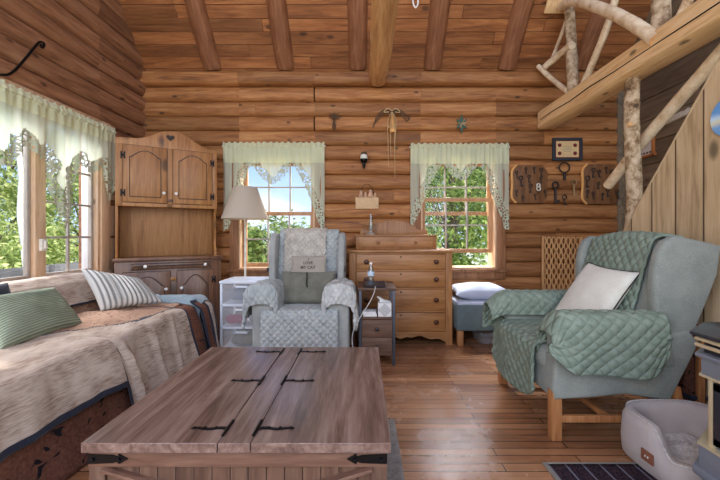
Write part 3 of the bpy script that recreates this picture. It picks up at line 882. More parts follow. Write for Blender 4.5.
tag(obj('white_birch', bm, M['birchwhite']), 'slim white birch trunk standing outside the sofa window', 'tree trunk')
bm = B()
for k in range(6): box(bm, (-4.9, 2.0, -.5+k*.2), (-4.86, 9.0, -.31+k*.2), .004)
for k in range(5): box(bm, (-4.86, 2.4+k*1.5, -.55), (-4.77, 2.49+k*1.5, .69), .004)
tag(obj('deck_wall', bm, M['deckgrey']), 'weathered grey board deck wall outside the sofa window', 'deck railing')

# ================================================================ LIGHT, CAMERA
wd = bpy.data.worlds.new('World'); S.world = wd; wd.use_nodes = True; nt = wd.node_tree
for n_ in list(nt.nodes): nt.nodes.remove(n_)
def N(t, **k):
    x = nt.nodes.new(t)
    for a, b in k.items(): setattr(x, a, b)
    return x
tc = N('ShaderNodeTexCoord'); mp_ = N('ShaderNodeMapping'); mp_.inputs['Scale'].default_value = (1, 1, 2.2); nt.links.new(tc.outputs['Generated'], mp_.inputs[0])
cl = N('ShaderNodeTexNoise'); cl.inputs['Scale'].default_value = 3.2; cl.inputs['Detail'].default_value = 6; nt.links.new(mp_.outputs[0], cl.inputs['Vector'])
cr_ = N('ShaderNodeValToRGB'); cr_.color_ramp.elements[0].position = .50; cr_.color_ramp.elements[1].position = .78; nt.links.new(cl.outputs['Fac'], cr_.inputs[0])
sx = N('ShaderNodeSeparateXYZ'); nt.links.new(tc.outputs['Generated'], sx.inputs[0])
sr = N('ShaderNodeValToRGB'); e = sr.color_ramp.elements; e[0].position = 0; e[0].color = col((196,218,244)); e[1].position = .38; e[1].color = col((84,140,222))
nt.links.new(sx.outputs[2], sr.inputs[0])
mx = N('ShaderNodeMix', data_type='RGBA'); nt.links.new(cr_.outputs[0], mx.inputs[0]); nt.links.new(sr.outputs[0], mx.inputs[6]); mx.inputs[7].default_value = (1, 1, 1, 1)
bg = N('ShaderNodeBackground'); nt.links.new(mx.outputs[2], bg.inputs[0]); bg.inputs[1].default_value = 1.0
wo = N('ShaderNodeOutputWorld'); nt.links.new(bg.outputs[0], wo.inputs[0])

def light(name, typ, loc, energy, colr=(1,1,1), **k):
    l = bpy.data.lights.new(name, typ); l.energy = energy; l.color = colr
    o = bpy.data.objects.new(name, l); C.objects.link(o); o.location = loc
    for a, b in k.items(): setattr(l, a, b)
    return o
def aim(o, t): o.rotation_euler = (V(t)-o.location).to_track_quat('-Z', 'Y').to_euler()
o = light('sun', 'SUN', (10, -2, 12), 4.2, (1, .95, .86), angle=.02); aim(o, o.location-V((.55, -.18, .80)))
for nm, x, tx, en in (('rear_daylight_hutch_side', -2.0, 1.8, 76), ('rear_daylight_stair_side', 2.0, -2.0, 74)):  # added area fills behind the camera to brighten the room, no real source
    o = light(nm, 'AREA', (x, -1.5, 2.5), en, (1, .97, .93), shape='RECTANGLE', size=3.2, size_y=3.0); aim(o, (tx, 3.4, 1.3))
for nm, p, t, sz, en in (('sky_over_lamp_window', (-1.05, 5.7, 3.7), (-1.0, 3.6, .9), 1.8, 130), ('sky_over_daybed_window', (1.15, 5.7, 3.7), (1.1, 3.4, .8), 1.8, 430), ('sky_over_sofa_window', (-4.6, 2.6, 3.7), (-2.0, 2.5, .6), 2.2, 220)):  # unseen area lights added outside above the windows, boosting inward light and floor glare
    o = light(nm, 'AREA', p, en, (.96, .98, 1), shape='RECTANGLE', size=sz, size_y=sz*.7); aim(o, t)
cam = bpy.data.cameras.new('camera'); co = bpy.data.objects.new('camera', cam); C.objects.link(co)
co.location = (0, 0, H); co.rotation_euler = (PI/2, 0, 0)
cam.sensor_width = 36; cam.lens = F/720*36; cam.shift_x = -4/720; cam.shift_y = -5/720; cam.clip_start = .02
S.camera = co
S.view_settings.view_transform = 'Standard'; S.view_settings.look = 'None'; S.view_settings.gamma = 1
S.view_settings.use_curve_mapping = False; S.view_settings.exposure = .7
# ================================================================ COFFEE TABLE
X0, X1, Y0, Y1, ZT = -.94, .09, 1.16, 2.156, .46
ct = thing('coffee_table', 'square weathered oak trunk coffee table with two hinged lids and iron straps', 'coffee table', ((X0+X1)/2, (Y0+Y1)/2, 0))
g0, g1 = -.485, -.378
def planks(bm, xa, xb, nb_, z0, z1):
    w = (xb-xa)/nb_
    for i in range(nb_): box(bm, (xa+i*w, Y0, z0), (xa+(i+1)*w-.0004, Y1, z1), .002, seg=1)
for xa, xb, nm, k in ((X0, g0-.003, 'lid', 1), (g0+.0, g1, 'centre_rail', 1), (g1+.003, X1, 'lid', 1)):
    bm = B(); planks(bm, xa, xb, k, ZT-.034, ZT); o = obj(nm, bm, M['ct_y'], ct)
    if nm == 'lid':
        sgn = -1 if xa < -.6 else 1; e = xb if sgn < 0 else xa
        for yy, L in ((1.245, .125), (1.654, .14), (2.064, .15)):
            bm = B()
            pts = [V((e+sgn*L*t, yy+.004*math.sin(t*9), ZT+.002)) for t in [i/8 for i in range(9)]]
            for p, q, t in zip(pts, pts[1:], range(8)): bar(bm, p, q+(q-p)*.05, .013-.006*(t/8), .004)
            for t in (.3, .62, .92): lathe(bm, [(.0, .008), (.005, .006), (.006, 0)], V((e+sgn*L*t, yy, ZT+.002)), 8)
            tube(bm, [(e-sgn*.004, yy-.045, ZT+.003), (e-sgn*.004, yy+.05, ZT+.003)], .0055, 8)
            obj('strap_hinge', bm, M['iron'], o)
bm = B(); box(bm, (X0+.02, Y0+.04, .05), (X1-.02, Y1-.03, ZT-.036)); obj('body', bm, M['gap'], ct)
bm = B(); xa, xb = X0+.012, X1-.012; yf = Y0+.018
n = 15
for i in range(n):
    w = (xb-xa-.08)/n; box(bm, (xa+.04+i*w+.001, yf+.012, .07), (xa+.04+(i+1)*w-.001, yf+.03, ZT-.09), .002, seg=1)
obj('front_planks', bm, M['ct_z'], ct)
bm = B(); box(bm, (xa, yf, ZT-.092), (xb, yf+.022, ZT-.036), .002); box(bm, (xa, yf, .04), (xb, yf+.022, .10), .002); obj('front_rail', bm, M['ct_x'], ct)
bm = B()
for a, b in ((V((xa+.05, yf+.009, ZT-.095)), V((xb-.05, yf+.009, .10))), (V((xb-.05, yf+.0095, ZT-.095)), V((xa+.05, yf+.0095, .10)))): bar(bm, a, b, .012, .05, .002, up=V((0, 1, 0)))
obj('cross_brace', bm, M['ct_x'], ct)
for x, y in ((xa, yf), (xb-.055, yf), (xa, Y1-.07), (xb-.055, Y1-.07)):
    bm = B(); box(bm, (x, y+.001, 0), (x+.055, y+.05, ZT-.037), .003); obj('leg', bm, M['ct_z'], ct)
for x in (xa+.002, xb-.022):
    bm = B()
    for i in range(12):
        w = (Y1-Y0-.15)/12; box(bm, (x, Y0+.07+i*w, .07), (x+.02, Y0+.07+(i+1)*w-.0002, ZT-.037), .002, seg=1)
    obj('side_planks', bm, M['ct_z'], ct)
for sg, xe in ((1, xa), (-1, xb)):
    bm = B(); yy = yf-.001
    poly = [(0, -.016), (.085, -.013), (.10, -.008), (.105, -.017), (.135, 0), (.105, .017), (.10, .008), (.085, .013), (0, .016)]
    prism(bm, poly, lambda p, q, t: V((xe+sg*p, yy-t, ZT-.062+q)), 0, .004)
    for p in (.02, .108): lathe(bm, [(.0, .010), (.005, .008), (.007, 0)], V((xe+sg*p, yy-.003, ZT-.062)), 8, axis='y')
    obj('corner_strap', bm, M['iron'], ct)

# ================================================================ RUGS
bm = B(); grid(bm, lambda u, v: V((-1.25+1.44*u, .7+1.47*v, .008+.002*noise.noise(V((u*30, v*30, 0))))), 60, 60)
o = tag(obj('area_rug', bm, M['greyrug']), 'flat grey rug under the coffee table', 'rug'); solid(o, .007, -1)
rg = thing('woven_rug', 'dark striped woven rug with a cream edge lying before the stove', 'rug', (1.15, 1.3, 0))
bm = B(); grid(bm, lambda u, v: V((.915+.55*u, .9+.845*v, .009+.001*noise.noise(V((u*30, v*30, 0))))), 30, 30); solid(obj('pile', bm, M['darkrug'], rg), .007, -1)
bm = B(); box(bm, (.895, .9, .0015), (.915, 1.76, .0095), .002); box(bm, (.915, 1.745, .0015), (1.465, 1.76, .0095), .002); obj('binding', bm, M['rugedge'], rg)

# ================================================================ SOFA
so = thing('sofa', 'long sofa in brown tapestry cover under the big side window', 'sofa', (-2.1, 2.2, 0))
YA, YZ = 1.0, 3.36
bm = B(); box(bm, (-2.55, YA, .02), (-1.58, YZ-.05, .36), .02); obj('base', bm, M['tapbrown'], so)
bm = B(); box(bm, (-2.35, YA+.22, .34), (-1.555, YZ-.27, .510), .05, seg=4); obj('seat_cushion', bm, M['taptan'], so)
bm = B(); prism(bm, [(-2.22,.45),(-2.31,.75),(-2.38,.79),(-2.50,.79),(-2.555,.75),(-2.555,.1),(-2.22,.1)], lambda p, q, t: V((p, t, q)), YA+.05, YZ-.02, bev=.03, seg=3)
obj('backrest', bm, M['taptan'], so)
def arm(y0, y1):
    cyy = (y0+y1)/2; hw = (y1-y0)/2
    def fn(u, v):
        x = -2.48+1.02*u; t = PI*(1.12*v-.06)
        # rounded top, straight sides
        y = cyy+hw*max(-1, min(1, -1.15*math.cos(t))); z = .40+.20*max(0, math.sin(t))**.55
        if v < .12: z = .04+.38*(v/.12); y = cyy-hw
        if v > .88: z = .04+.38*((1-v)/.12); y = cyy+hw
        e = max(0, (u-.93)/.07); y = cyy+(y-cyy)*(1-.16*e*e); z = z-.05*e*e*(1 if z > .4 else 0)
        p = V((x, y, z)); w = .012*noise.noise(p*5)+.007*noise.noise(p*13)
        return p+V((w*.4, w*(1 if y > cyy else -1), w if z > .3 else 0))
    bm = B(); grid(bm, fn, 48, 44)
    edge_ = [e for e in bm.edges if e.is_boundary]; bmesh.ops.holes_fill(bm, edges=edge_, sides=0)
    bmesh.ops.recalc_face_normals(bm, faces=bm.faces)
    return obj('armrest', bm, M['blueslip'], so, angle=70)
arm(YA, YA+.22); arm(3.09, 3.34)
bm = B(); grid(bm, lambda u, v: V((-1.545+.165*v**1.3+.014*noise.noise(V((u*13, v*2, 3)))+.010*v*math.sin(u*40+3*noise.noise(V((u*4, 0, 0)))), 1.02+2.06*u, .46-.455*v)), 120, 24)
o = obj('skirt', bm, M['tapbrown'], so); solid(o, .006, 0)
def sstep(a, b, x): t = max(0, min(1, (x-a)/(b-a))); return t*t*(3-2*t)
# cream throw over seat and front
ya, yb = 1.02, 3.07
def tprof(s):
    if s < .65: return (-2.20+s, .528+.012*math.sin(s/.65*PI))
    r = .05; a = (s-.65)/r
    if a < PI/2: return (-1.55+r*math.sin(a), .528-r+r*math.cos(a))
    q = s-.65-r*PI/2; return (-1.50+q*.26, .478-q*.965)
SD = .65+.05*PI/2
YH = 2.075
def hem(y): return .262+(.06-.262)*sstep(YH-.01, YH+.01, y)+.010*noise.noise(V((y*6, 0, 0)))
def thr(u, v):
    y = ya+(yb-ya)*u; tot = SD+(.478-hem(y))/.965; s = tot*v
    x, z = tprof(s); dr = max(0, min(1, (s-.58)/.2))
    f = .030*noise.noise(V((y*4.2, z*1.1, 1)))+.012*noise.noise(V((y*11, s*4, 3)))
    fold = .040*max(0, 1-abs(y-YH-.06-.1*max(0, s-SD))/.05)*min(1, max(0, (s-SD+.1)/.2))
    fold += .022*max(0, 1-abs(y-2.45)/.04)*dr+.018*max(0, 1-abs(y-2.72+.2*(s-SD))/.04)*dr
    p = V((x+dr*(f+.010*math.sin(y*13+2*noise.noise(V((y*2, 0, 0))))+fold+.024), y, z))
    wr = .014*noise.noise(V((x*4+y*3, y*5-x*2, 7)))+.009*noise.noise(V((x*12, y*9, 7)))
    p.z += (1-dr)*(wr+.010+.014*max(0, 1-abs(x+1.95+.35*(y-1.9))/.03))
    return p
def thm(u, v):
    y = ya+(yb-ya)*u; tot = SD+(.478-hem(y))/.965; s = tot*v; jag = .0*noise.noise(V((y*30, s*30, 1)))
    ln = .60 if y > 2.5 else .30+(.60-.30)*sstep(2.05, 2.5, y)
    if y > 2.92:
        if abs(y-2.93) < .012 or y > 3.045 or s > tot-.03: return 2
        return 3 if s > ln else 1
    if y < YH-.01: return 2 if s > tot-.028+jag else 0
    if YH-.02 < y < YH+.015 and s > tot-.18: return 2
    if abs(s-ln+jag) < .012: return 2
    return 1 if s < ln else 0
bm = B(); grid(bm, thr, 190, 88, lambda u, v: ((yb-ya)*u, 1.0*v), thm)
def tail(u, v):
    y = 3.055+.25*u; z = .575-.50*v; w = .014*noise.noise(V((y*11, z*4, 3)))
    x = -1.515+.085*sstep(0, .16, v)+.11*max(0, v-.12)
    return V((x+abs(w)+.008*math.sin(y*45+2*v), y-.04*v*u, z))
grid(bm, tail, 26, 40, lambda u, v: (u*.25, v*.5), lambda u, v: 2 if (u < .08 or abs(u-.55) < .05 or u > .93 or v > .95 or v < .04) else (3 if u < .55 else 0))
o = tag(obj('throw_blanket', bm, [M['ikat'], M['taptan'], M['navy'], M['tapbrown']]), 'rumpled cream throw with a navy edge draped over the sofa seat and front', 'blanket'); solid(o, .008, 0)
# throw over the sofa back
def bthr(u, v):
    y = 1.05+1.98*u; ln = [(-2.56, .68), (-2.56, .775), (-2.50, .812), (-2.37, .812), (-2.295, .76), (-2.24, .585)]
    ls = [0]
    for a, b in zip(ln, ln[1:]): ls.append(ls[-1]+math.dist(a, b))
    s = ls[-1]*v
    for i in range(len(ln)-1):
        if s <= ls[i+1]+1e-9:
            t = (s-ls[i])/(ls[i+1]-ls[i]); x = ln[i][0]+(ln[i+1][0]-ln[i][0])*t; z = ln[i][1]+(ln[i+1][1]-ln[i][1])*t; break
    w = .012*noise.noise(V((y*5, s*5, 2)))+.008*noise.noise(V((y*15, s*6, 5)))
    return V((x+.018+w, y, z+.014+abs(w)))
bm = B(); grid(bm, bthr, 110, 34, lambda u, v: (2*u, .7*v), lambda u, v: 1 if v > .96 or u > .99 else 0)
o = tag(obj('throw_blanket', bm, [M['ikat'], M['navy']]), 'striped cream throw with a dark fringe laid over the sofa back under the window', 'blanket'); solid(o, .008, 1)

def pill(name, lab, cat, pts, th, mat, group='cushions on the sofa', ribs=None, n=22):
    bm = B(); pillow(bm, *pts, th, n, ribs=ribs); return tag(obj(name, bm, mat, angle=80), lab, cat, group)
pill('lumbar_cushion', 'plump grey and white striped cushion propped on the far end of the sofa', 'cushion', (V((-2.22,2.74,.89)), V((-1.95,3.05,.765)), V((-1.71,2.98,.58)), V((-2.03,2.70,.56))), .17, M['greyrib'], ribs=(14, .010, 0))
pill('corduroy_cushion', 'green corduroy cushion leaning on the near part of the sofa back', 'cushion', (V((-2.13,1.93,.80)), V((-2.165,2.44,.785)), V((-1.93,2.40,.545)), V((-1.87,1.80,.555))), .15, M['sagerib'], ribs=(24, .004, 1))
dk = pill('dark_cushion', 'black cushion half hidden behind the green corduroy cushion', 'cushion', (V((-2.28,1.75,.84)), V((-2.28,2.24,.845)), V((-2.17,2.26,.60)), V((-2.17,1.75,.60))), .10, M['navy'])

# ================================================================ HUTCH (local frame: x across, y back, z up)
hu = thing('corner_hutch', 'tall pine hutch with arched doors and a heart cutout standing across the corner', 'hutch', (-2.454, 3.45, 0), math.radians(31.0))
W_ = .936; DP = .25
def hp(bm, a, b, bev=.003): return box(bm, a, b, bev)
def L(name, bm, mat, par=hu, **k): return obj(name, bm, mat, par, local=True, **k)
bm = B(); hp(bm, (0, .012, .92), (.022, DP, 2.09)); hp(bm, (W_-.022, .012, 1.44), (W_, DP, 2.09)); hp(bm, (.022, .012, 1.445), (W_-.022, DP, 1.467)); hp(bm, (.022, .012, 2.06), (W_-.022, DP, 2.085))
poly = [(W_-.022, .92), (W_, .92)]
scal = [(.03, .92), (.03, .98), (.075, 1.02), (.085, 1.08), (.07, 1.12), (.07, 1.36), (.05, 1.40), (.012, 1.44), (DP, 1.44), (DP, .92)]
prism(bm, scal, lambda p, q, t: V((t, p, q)), W_-.022, W_)
L('carcass', bm, M['hutch'])
bm = B(); hp(bm, (.022, DP-.015, .92), (W_-.022, DP, 2.06)); L('back_panel', bm, M['hutchin'])
# face frame with shaped pediment
bm = B()
ped = [(0, 2.06), (W_, 2.06), (W_, 2.095), (.86, 2.10), (.79, 2.12), (.71, 2.165), (.64, 2.215), (.56, 2.243), (.5, 2.25), (.44, 2.243), (.37, 2.215), (.29, 2.165), (.2, 2.135), (.1, 2.125), (0, 2.12)]
prism(bm, ped, lambda p, q, t: V((p, t, q)), 0, .02, bev=.003)
hp(bm, (0, 0, 1.44), (.062, .02, 2.062)); hp(bm, (.884, 0, 1.44), (W_, .02, 2.062)); hp(bm, (.448, 0, 1.44), (.50, .02, 2.062)); hp(bm, (.06, 0, 1.44), (.89, .02, 1.478))
L('face_frame', bm, M['hutch'])
def heart(bm, cx, cz, s, y0, y1):
    pts = []
    for i in range(36):
        t = 2*PI*i/36; x = 16*math.sin(t)**3; z = 13*math.cos(t)-5*math.cos(2*t)-2*math.cos(3*t)-math.cos(4*t); pts.append((cx+x*s, cz+z*s))
    prism(bm, pts, lambda p, q, t: V((p, t, q)), y0, y1)
bm = B(); heart(bm, .478, 2.175, .0024, -.0015, .004); L('heart_cutout', bm, M['antique'])
def arch_poly(x0, x1, z0, z1, rise, k=14, sh=.045):
    pts = [(x0, z0), (x1, z0), (x1, z1-rise)]
    for i in range(k+1):
        t = i/k; x = x1-sh*.3-(x1-x0-sh*.6)*t; pts.append((x, z1-rise+rise*math.sin(PI*t)**1.0*(1 if True else 0)))
    pts.append((x0, z1-rise)); return pts
def door(x0, x1, z0, z1, y, mat, hinge, knobx, knobz, rise=.07):
    bm = B(); hp(bm, (x0, y-.018, z0), (x1, y, z1), .004); d = L('door', bm, mat)
    i = .058
    bm = B(); prism(bm, arch_poly(x0+i-.007, x1-i+.007, z0+i-.007, z1-i+.012, rise), lambda p, q, t: V((p, t, q)), y-.0195, y-.012); L('panel_groove', bm, M['antique'], d)
    bm = B(); prism(bm, arch_poly(x0+i, x1-i, z0+i, z1-i+.005, rise), lambda p, q, t: V((p, t, q)), y-.024, y-.012, bev=.004); L('raised_panel', bm, mat, d)
    bm = B(); t_ = .004
    for a, b in (((x0-t_, y-.004, z0-t_), (x1+t_, y-.001, z0)), ((x0-t_, y-.004, z1), (x1+t_, y-.001, z1+t_)), ((x0-t_, y-.004, z0), (x0, y-.001, z1)), ((x1, y-.004, z0), (x1+t_, y-.001, z1))): hp(bm, a, b, 0)
    L('edge_groove', bm, M['antique'], d)
    for zz in ((z0+.09, z1-.11) if z1-z0 > .4 else ((z0+z1)/2,)):
        bm = B(); hp(bm, (hinge-.020, y-.022, zz-.035), (hinge-.007, y-.017, zz+.035), .002); hp(bm, (hinge+.007, y-.022, zz-.035), (hinge+.020, y-.017, zz+.035), .002); hp(bm, (hinge-.012, y-.024, zz-.012), (hinge+.012, y-.018, zz+.012), .003); L('hinge', bm, M['iron'], d)
    bm = B(); lathe(bm, [(.006, 0), (.007, .012), (.014, .018), (.016, .025), (.011, .032), (0, .034)], (knobx, y-.018, knobz), 14, axis='y'); L('knob', bm, M['white'], d)
door(.066, .446, 1.482, 2.055, 0, M['hutch'], .064, .418, 1.585)
door(.502, .882, 1.482, 2.055, 0, M['hutch'], .884, .53, 1.585)
bm = B(); hp(bm, (.445, -.022, 1.50), (.50, -.016, 1.525), .004); L('turn_latch', bm, M['rustic'])
# base
bm = B(); hp(bm, (0, -.09, .05), (.965, DP, .885)); hp(bm, (.02, -.06, 0), (.945, DP-.01, .05)); L('base_cabinet', bm, M['hutchbase'])
bm = B(); hp(bm, (-.012, -.11, .885), (.985, DP, .92), .008); L('counter', bm, M['hutchbase'])
bm = B(); hp(bm, (.14, -.105, .805), (.86, -.088, .865), .004); dr = L('drawer', bm, M['hutchbase'])
bm = B(); hp(bm, (.135, -.1065, .858), (.865, -.10, .866), 0); hp(bm, (.135, -.1065, .802), (.865, -.10, .808), 0); hp(bm, (.16, -.1075, .83), (.84, -.103, .842), 0); L('drawer_groove', bm, M['antique'], dr)
for x in (.255, .80):
    bm = B(); lathe(bm, [(.006, 0), (.007, .010), (.014, .016), (.016, .023), (.011, .03), (0, .032)], (x, -.105, .835), 14, axis='y'); L('knob', bm, M['white'], dr)
door(.07, .475, .10, .78, -.09, M['hutchbase'], .07, .435, .60, .10)
door(.535, .885, .10, .78, -.09, M['hutchbase'], .887, .575, .60, .10)
bm = B(); hp(bm, (.475, -.112, .68), (.525, -.10, .715), .004); L('turn_latch', bm, M['hutch'])

# ================================================================ FLOOR LAMP
lx, ly = -1.31, 3.86
fl = thing('floor_lamp', 'floor lamp with a wide cream shade before the window', 'lamp', (lx, ly, 0))
bm = B(); lathe(bm, [(.0, .03), (.068, .022), (.075, .01), (.075, 0)], (lx, ly, 0), 28); obj('base', bm, M['metalgrey'], fl)
bm = B(); tube(bm, [(lx, ly, .02), (lx, ly, 1.36)], .011, 12); lathe(bm, [(.011, 0), (.016, .02), (.022, .06), (.012, .1)], (lx, ly, 1.3), 14); obj('pole', bm, M['whitepaint'], fl)
bm = B(); n = 40; pr = [(.252, 1.325), (.248, 1.333), (.128, 1.668), (.122, 1.675)]
lathe(bm, pr, (lx, ly, 0), 48, closed=False); sh = obj('lamp_shade', bm, M['lampshade'], fl); solid(sh, .003, 0)
bm = B(); tube(bm, [(lx-.123, ly, 1.665), (lx, ly, 1.63), (lx+.123, ly, 1.665)], .003, 6); tube(bm, [(lx, ly, 1.36), (lx, ly, 1.63)], .006, 8); obj('shade_spider', bm, M['brass'], fl)

# ================================================================ PLASTIC DRAWER TOWER
bx0, bx1, by0, by1 = -1.40, -.972, 3.40, 3.76
pt = thing('drawer_tower', 'white plastic tower of three see-through drawers beside the grey armchair', 'storage drawers', ((bx0+bx1)/2, (by0+by1)/2, 0))
bm = B(); f = .022
for x in (bx0, bx1-f):
    for y in (by0, by1-f): box(bm, (x, y, .0), (x+f, y+f, .69), .004)
for z in (.03, .245, .465): box(bm, (bx0, by0, z-.012), (bx1, by1, z+.012), .006)
M['binframe'] = plain('white_plastic', (216,220,226), .4, var=.04)
obj('frame', bm, M['binframe'], pt)
bm = B(); box(bm, (bx0-.008, by0-.008, .675), (bx1+.008, by1+.008, .703), .01); box(bm, (bx0+.03, by0+.03, .70), (bx1-.03, by1-.03, .708), .004); obj('top', bm, M['binframe'], pt)
bm = B(); box(bm, (bx0+.004, by1-.012, .03), (bx1-.004, by1-.006, .68)); box(bm, (bx0+.003, by0+.02, .03), (bx0+.008, by1-.01, .68)); box(bm, (bx1-.008, by0+.02, .03), (bx1-.003, by1-.01, .68)); obj('side_panel', bm, M['bin'], pt)
for z0, z1 in ((.045, .23), (.262, .45), (.482, .672)):
    bm = B(); box(bm, (bx0+.026, by0-.006, z0), (bx1-.026, by0+.002, z1), .003); d = obj('drawer', bm, M['bin'], pt)
    bm = B(); box(bm, ((bx0+bx1)/2-.06, by0-.018, z1-.035), ((bx0+bx1)/2+.06, by0-.006, z1-.015), .004); obj('handle', bm, M['binframe'], d)
def bundle(name, lab, cat, c, r, mat, seed):
    bm = B(); bmesh.ops.create_icosphere(bm, subdivisions=3, radius=1)
    for v in bm.verts:
        p = v.co.copy(); k = 1+.25*noise.noise(p*1.8+V((seed, 0, 0)))+.12*noise.noise(p*5+V((seed, 4, 0)))
        z = p.z*r[2]*k; v.co = V((c[0]+p.x*r[0]*k, c[1]+p.y*r[1]*k, max(c[2]-r[2]*.7, c[2]+z)))
    return tag(obj(name, bm, mat, angle=80), lab, cat)
M['redcloth'] = fabric('crimson_cloth', (176,44,78), (120,24,50)); M['greycloth'] = fabric('grey_cloth', (130,136,144), (88,94,104)); M['olivecloth'] = fabric('olive_cloth', (150,140,112), (110,100,80)); M['palecloth'] = fabric('pale_cloth', (206,206,204), (160,162,166))
bundle('folded_cloth', 'crimson cloth in the middle drawer of the plastic tower', 'cloth', (-1.27, 3.475, .315), (.11, .06, .05), M['redcloth'], 1)
bundle('folded_cloth', 'grey cloth filling the top drawer of the plastic tower', 'cloth', (-1.18, 3.52, .56), (.165, .09, .085), M['greycloth'], 2)
bundle('folded_cloth', 'pale cloth lying above the crimson cloth in the plastic tower', 'cloth', (-1.09, 3.56, .335), (.085, .11, .07), M['palecloth'], 3)
bundle('folded_cloth', 'olive cloth in the bottom drawer of the plastic tower', 'cloth', (-1.17, 3.53, .115), (.16, .10, .08), M['olivecloth'], 4)

# ================================================================ GREY WING ARMCHAIR
ac = thing('wing_armchair', 'grey slip-covered wing armchair between the plastic drawers and the small side table', 'armchair', (-.56, 3.35, 0))
cx = -.555
bm = B(); box(bm, (cx-.375, 3.04, .04), (cx+.375, 3.70, .36), .03, seg=3); obj('base', bm, M['greychair'], ac)
bm = B(); box(bm, (cx-.31, 3.02, .34), (cx+.31, 3.48, .485), .05, seg=4); obj('seat', bm, M['greychair'], ac)
for sg in (-1, 1):
    bm = B()
    poly = [(0,.05),(.01,.50),(-.03,.58),(-.035,.65),(.0,.70),(.07,.715),(.15,.705),(.20,.66),(.205,.58),(.19,.50),(.19,.05)]
    o0 = cx+sg*.235
    fr = [(3.045, .90), (3.07, .985), (3.12, 1.0), (3.36, 1.0), (3.385, .97)]
    rings = []
    for y, sc_ in fr:
        rings.append([bm.verts.new(V((o0+sg*((p-.085)*sc_+.085), y, q*sc_+.05*(1-sc_)))) for p, q in poly])
    m = len(poly)
    for a, b in zip(rings, rings[1:]):
        for j in range(m): bm.faces.new((a[j], a[(j+1)%m], b[(j+1)%m], b[j]))
    bm.faces.new(rings[0]); bm.faces.new(rings[-1][::-1]); bmesh.ops.recalc_face_normals(bm, faces=bm.faces)
    o = obj('armrest', bm, M['greychair'], ac); subs(bevm(o, .02, 2), 1)
    bm = B()
    prism(bm, [(3.40,.40),(3.37,.62),(3.355,.75),(3.365,.92),(3.39,1.06),(3.43,1.14),(3.50,1.175),(3.58,1.17),(3.72,1.10),(3.72,.40)], lambda p, q, t: V((cx+sg*(.295+t)+sg*.02*(q-.6), p, q)), 0, .065, bev=.022, seg=3)
    obj('wing', bm, M['greychair'], ac)
bm = B()
def bk(u, v): return 0
poly = [(-.31, .40), (.31, .40), (.31, 1.12)]+[(.31-.62*i/10, 1.135+.05*math.sin(PI*i/10)**.6) for i in range(11)]+[(-.31, 1.12)]
prism(bm, poly, lambda p, q, t: V((cx+p, 3.48+.12*(q-.4)/.8+t, q)), 0, .13, bev=.03, seg=3); obj('backrest', bm, M['greychair'], ac)
for sg in (-1, 1):
    for y in (3.08, 3.64):
        bm = B(); box(bm, (cx+sg*.33-.025, y-.02, 0), (cx+sg*.33+.025, y+.03, .06), .004); obj('leg', bm, M['hutchbase'], ac)
bm = B()
for sg in (-1, 1): box(bm, (cx+sg*.375-.006, 3.36, .80), (cx+sg*.375+.006, 3.70, .835), .002)
obj('strap', bm, M['black'], ac)
# quilted protector
qc = thing('quilted_chair_cover', 'pale grey quilted cover spread over the grey wing armchair', 'chair cover', (cx, 3.3, 0))
def drape_fn(x0, x1, prof_, yoff=0, amp=.006, seed=0, flare=0.0):
    ls = [0]
    for a, b in zip(prof_, prof_[1:]): ls.append(ls[-1]+math.dist(a, b))
    def f(u, v):
        s = ls[-1]*v
        for i in range(len(prof_)-1):
            if s <= ls[i+1]+1e-9:
                t = (s-ls[i])/max(1e-9, ls[i+1]-ls[i]); a, b = prof_[i], prof_[i+1]; q = (a[0]+(b[0]-a[0])*t, a[1]+(b[1]-a[1])*t); break
        w = amp*noise.noise(V((u*6, s*9, seed))); fl_ = 1+flare*v
        return V((cx+((x0+x1)/2-cx)+(u-.5)*(x1-x0)*fl_, q[0]-abs(w), q[1]+w)), ls[-1]
    return f
def sheet(name, f, nu, nv, wx, mat, par, th=.012, off=0):
    bm = B(); Ls = f(0, 0)[1]; grid(bm, lambda u, v: f(u, v)[0], nu, nv, lambda u, v: (u*wx, v*Ls)); quilt_puff(bm, .06, .007, (0, -1, .7)); o = obj(name, bm, mat, par, angle=70); return solid(o, th, off)
sp_ = [(3.44,.498),(3.08,.502),(3.035,.497),(3.008,.47),(3.0,.43),(2.995,.10)]
sheet('seat_panel', drape_fn(-.885,-.225, sp_, seed=3), 80, 110, .66, M['greyquilt'], qc)
bp_ = [(3.70,.95),(3.695,1.16),(3.66,1.197),(3.60,1.20),(3.565,1.175),(3.555,1.12),(3.46,.50)]
sheet('back_panel', drape_fn(-.855,-.255, bp_, seed=5, amp=.008), 70, 100, .6, M['greyquilt'], qc)
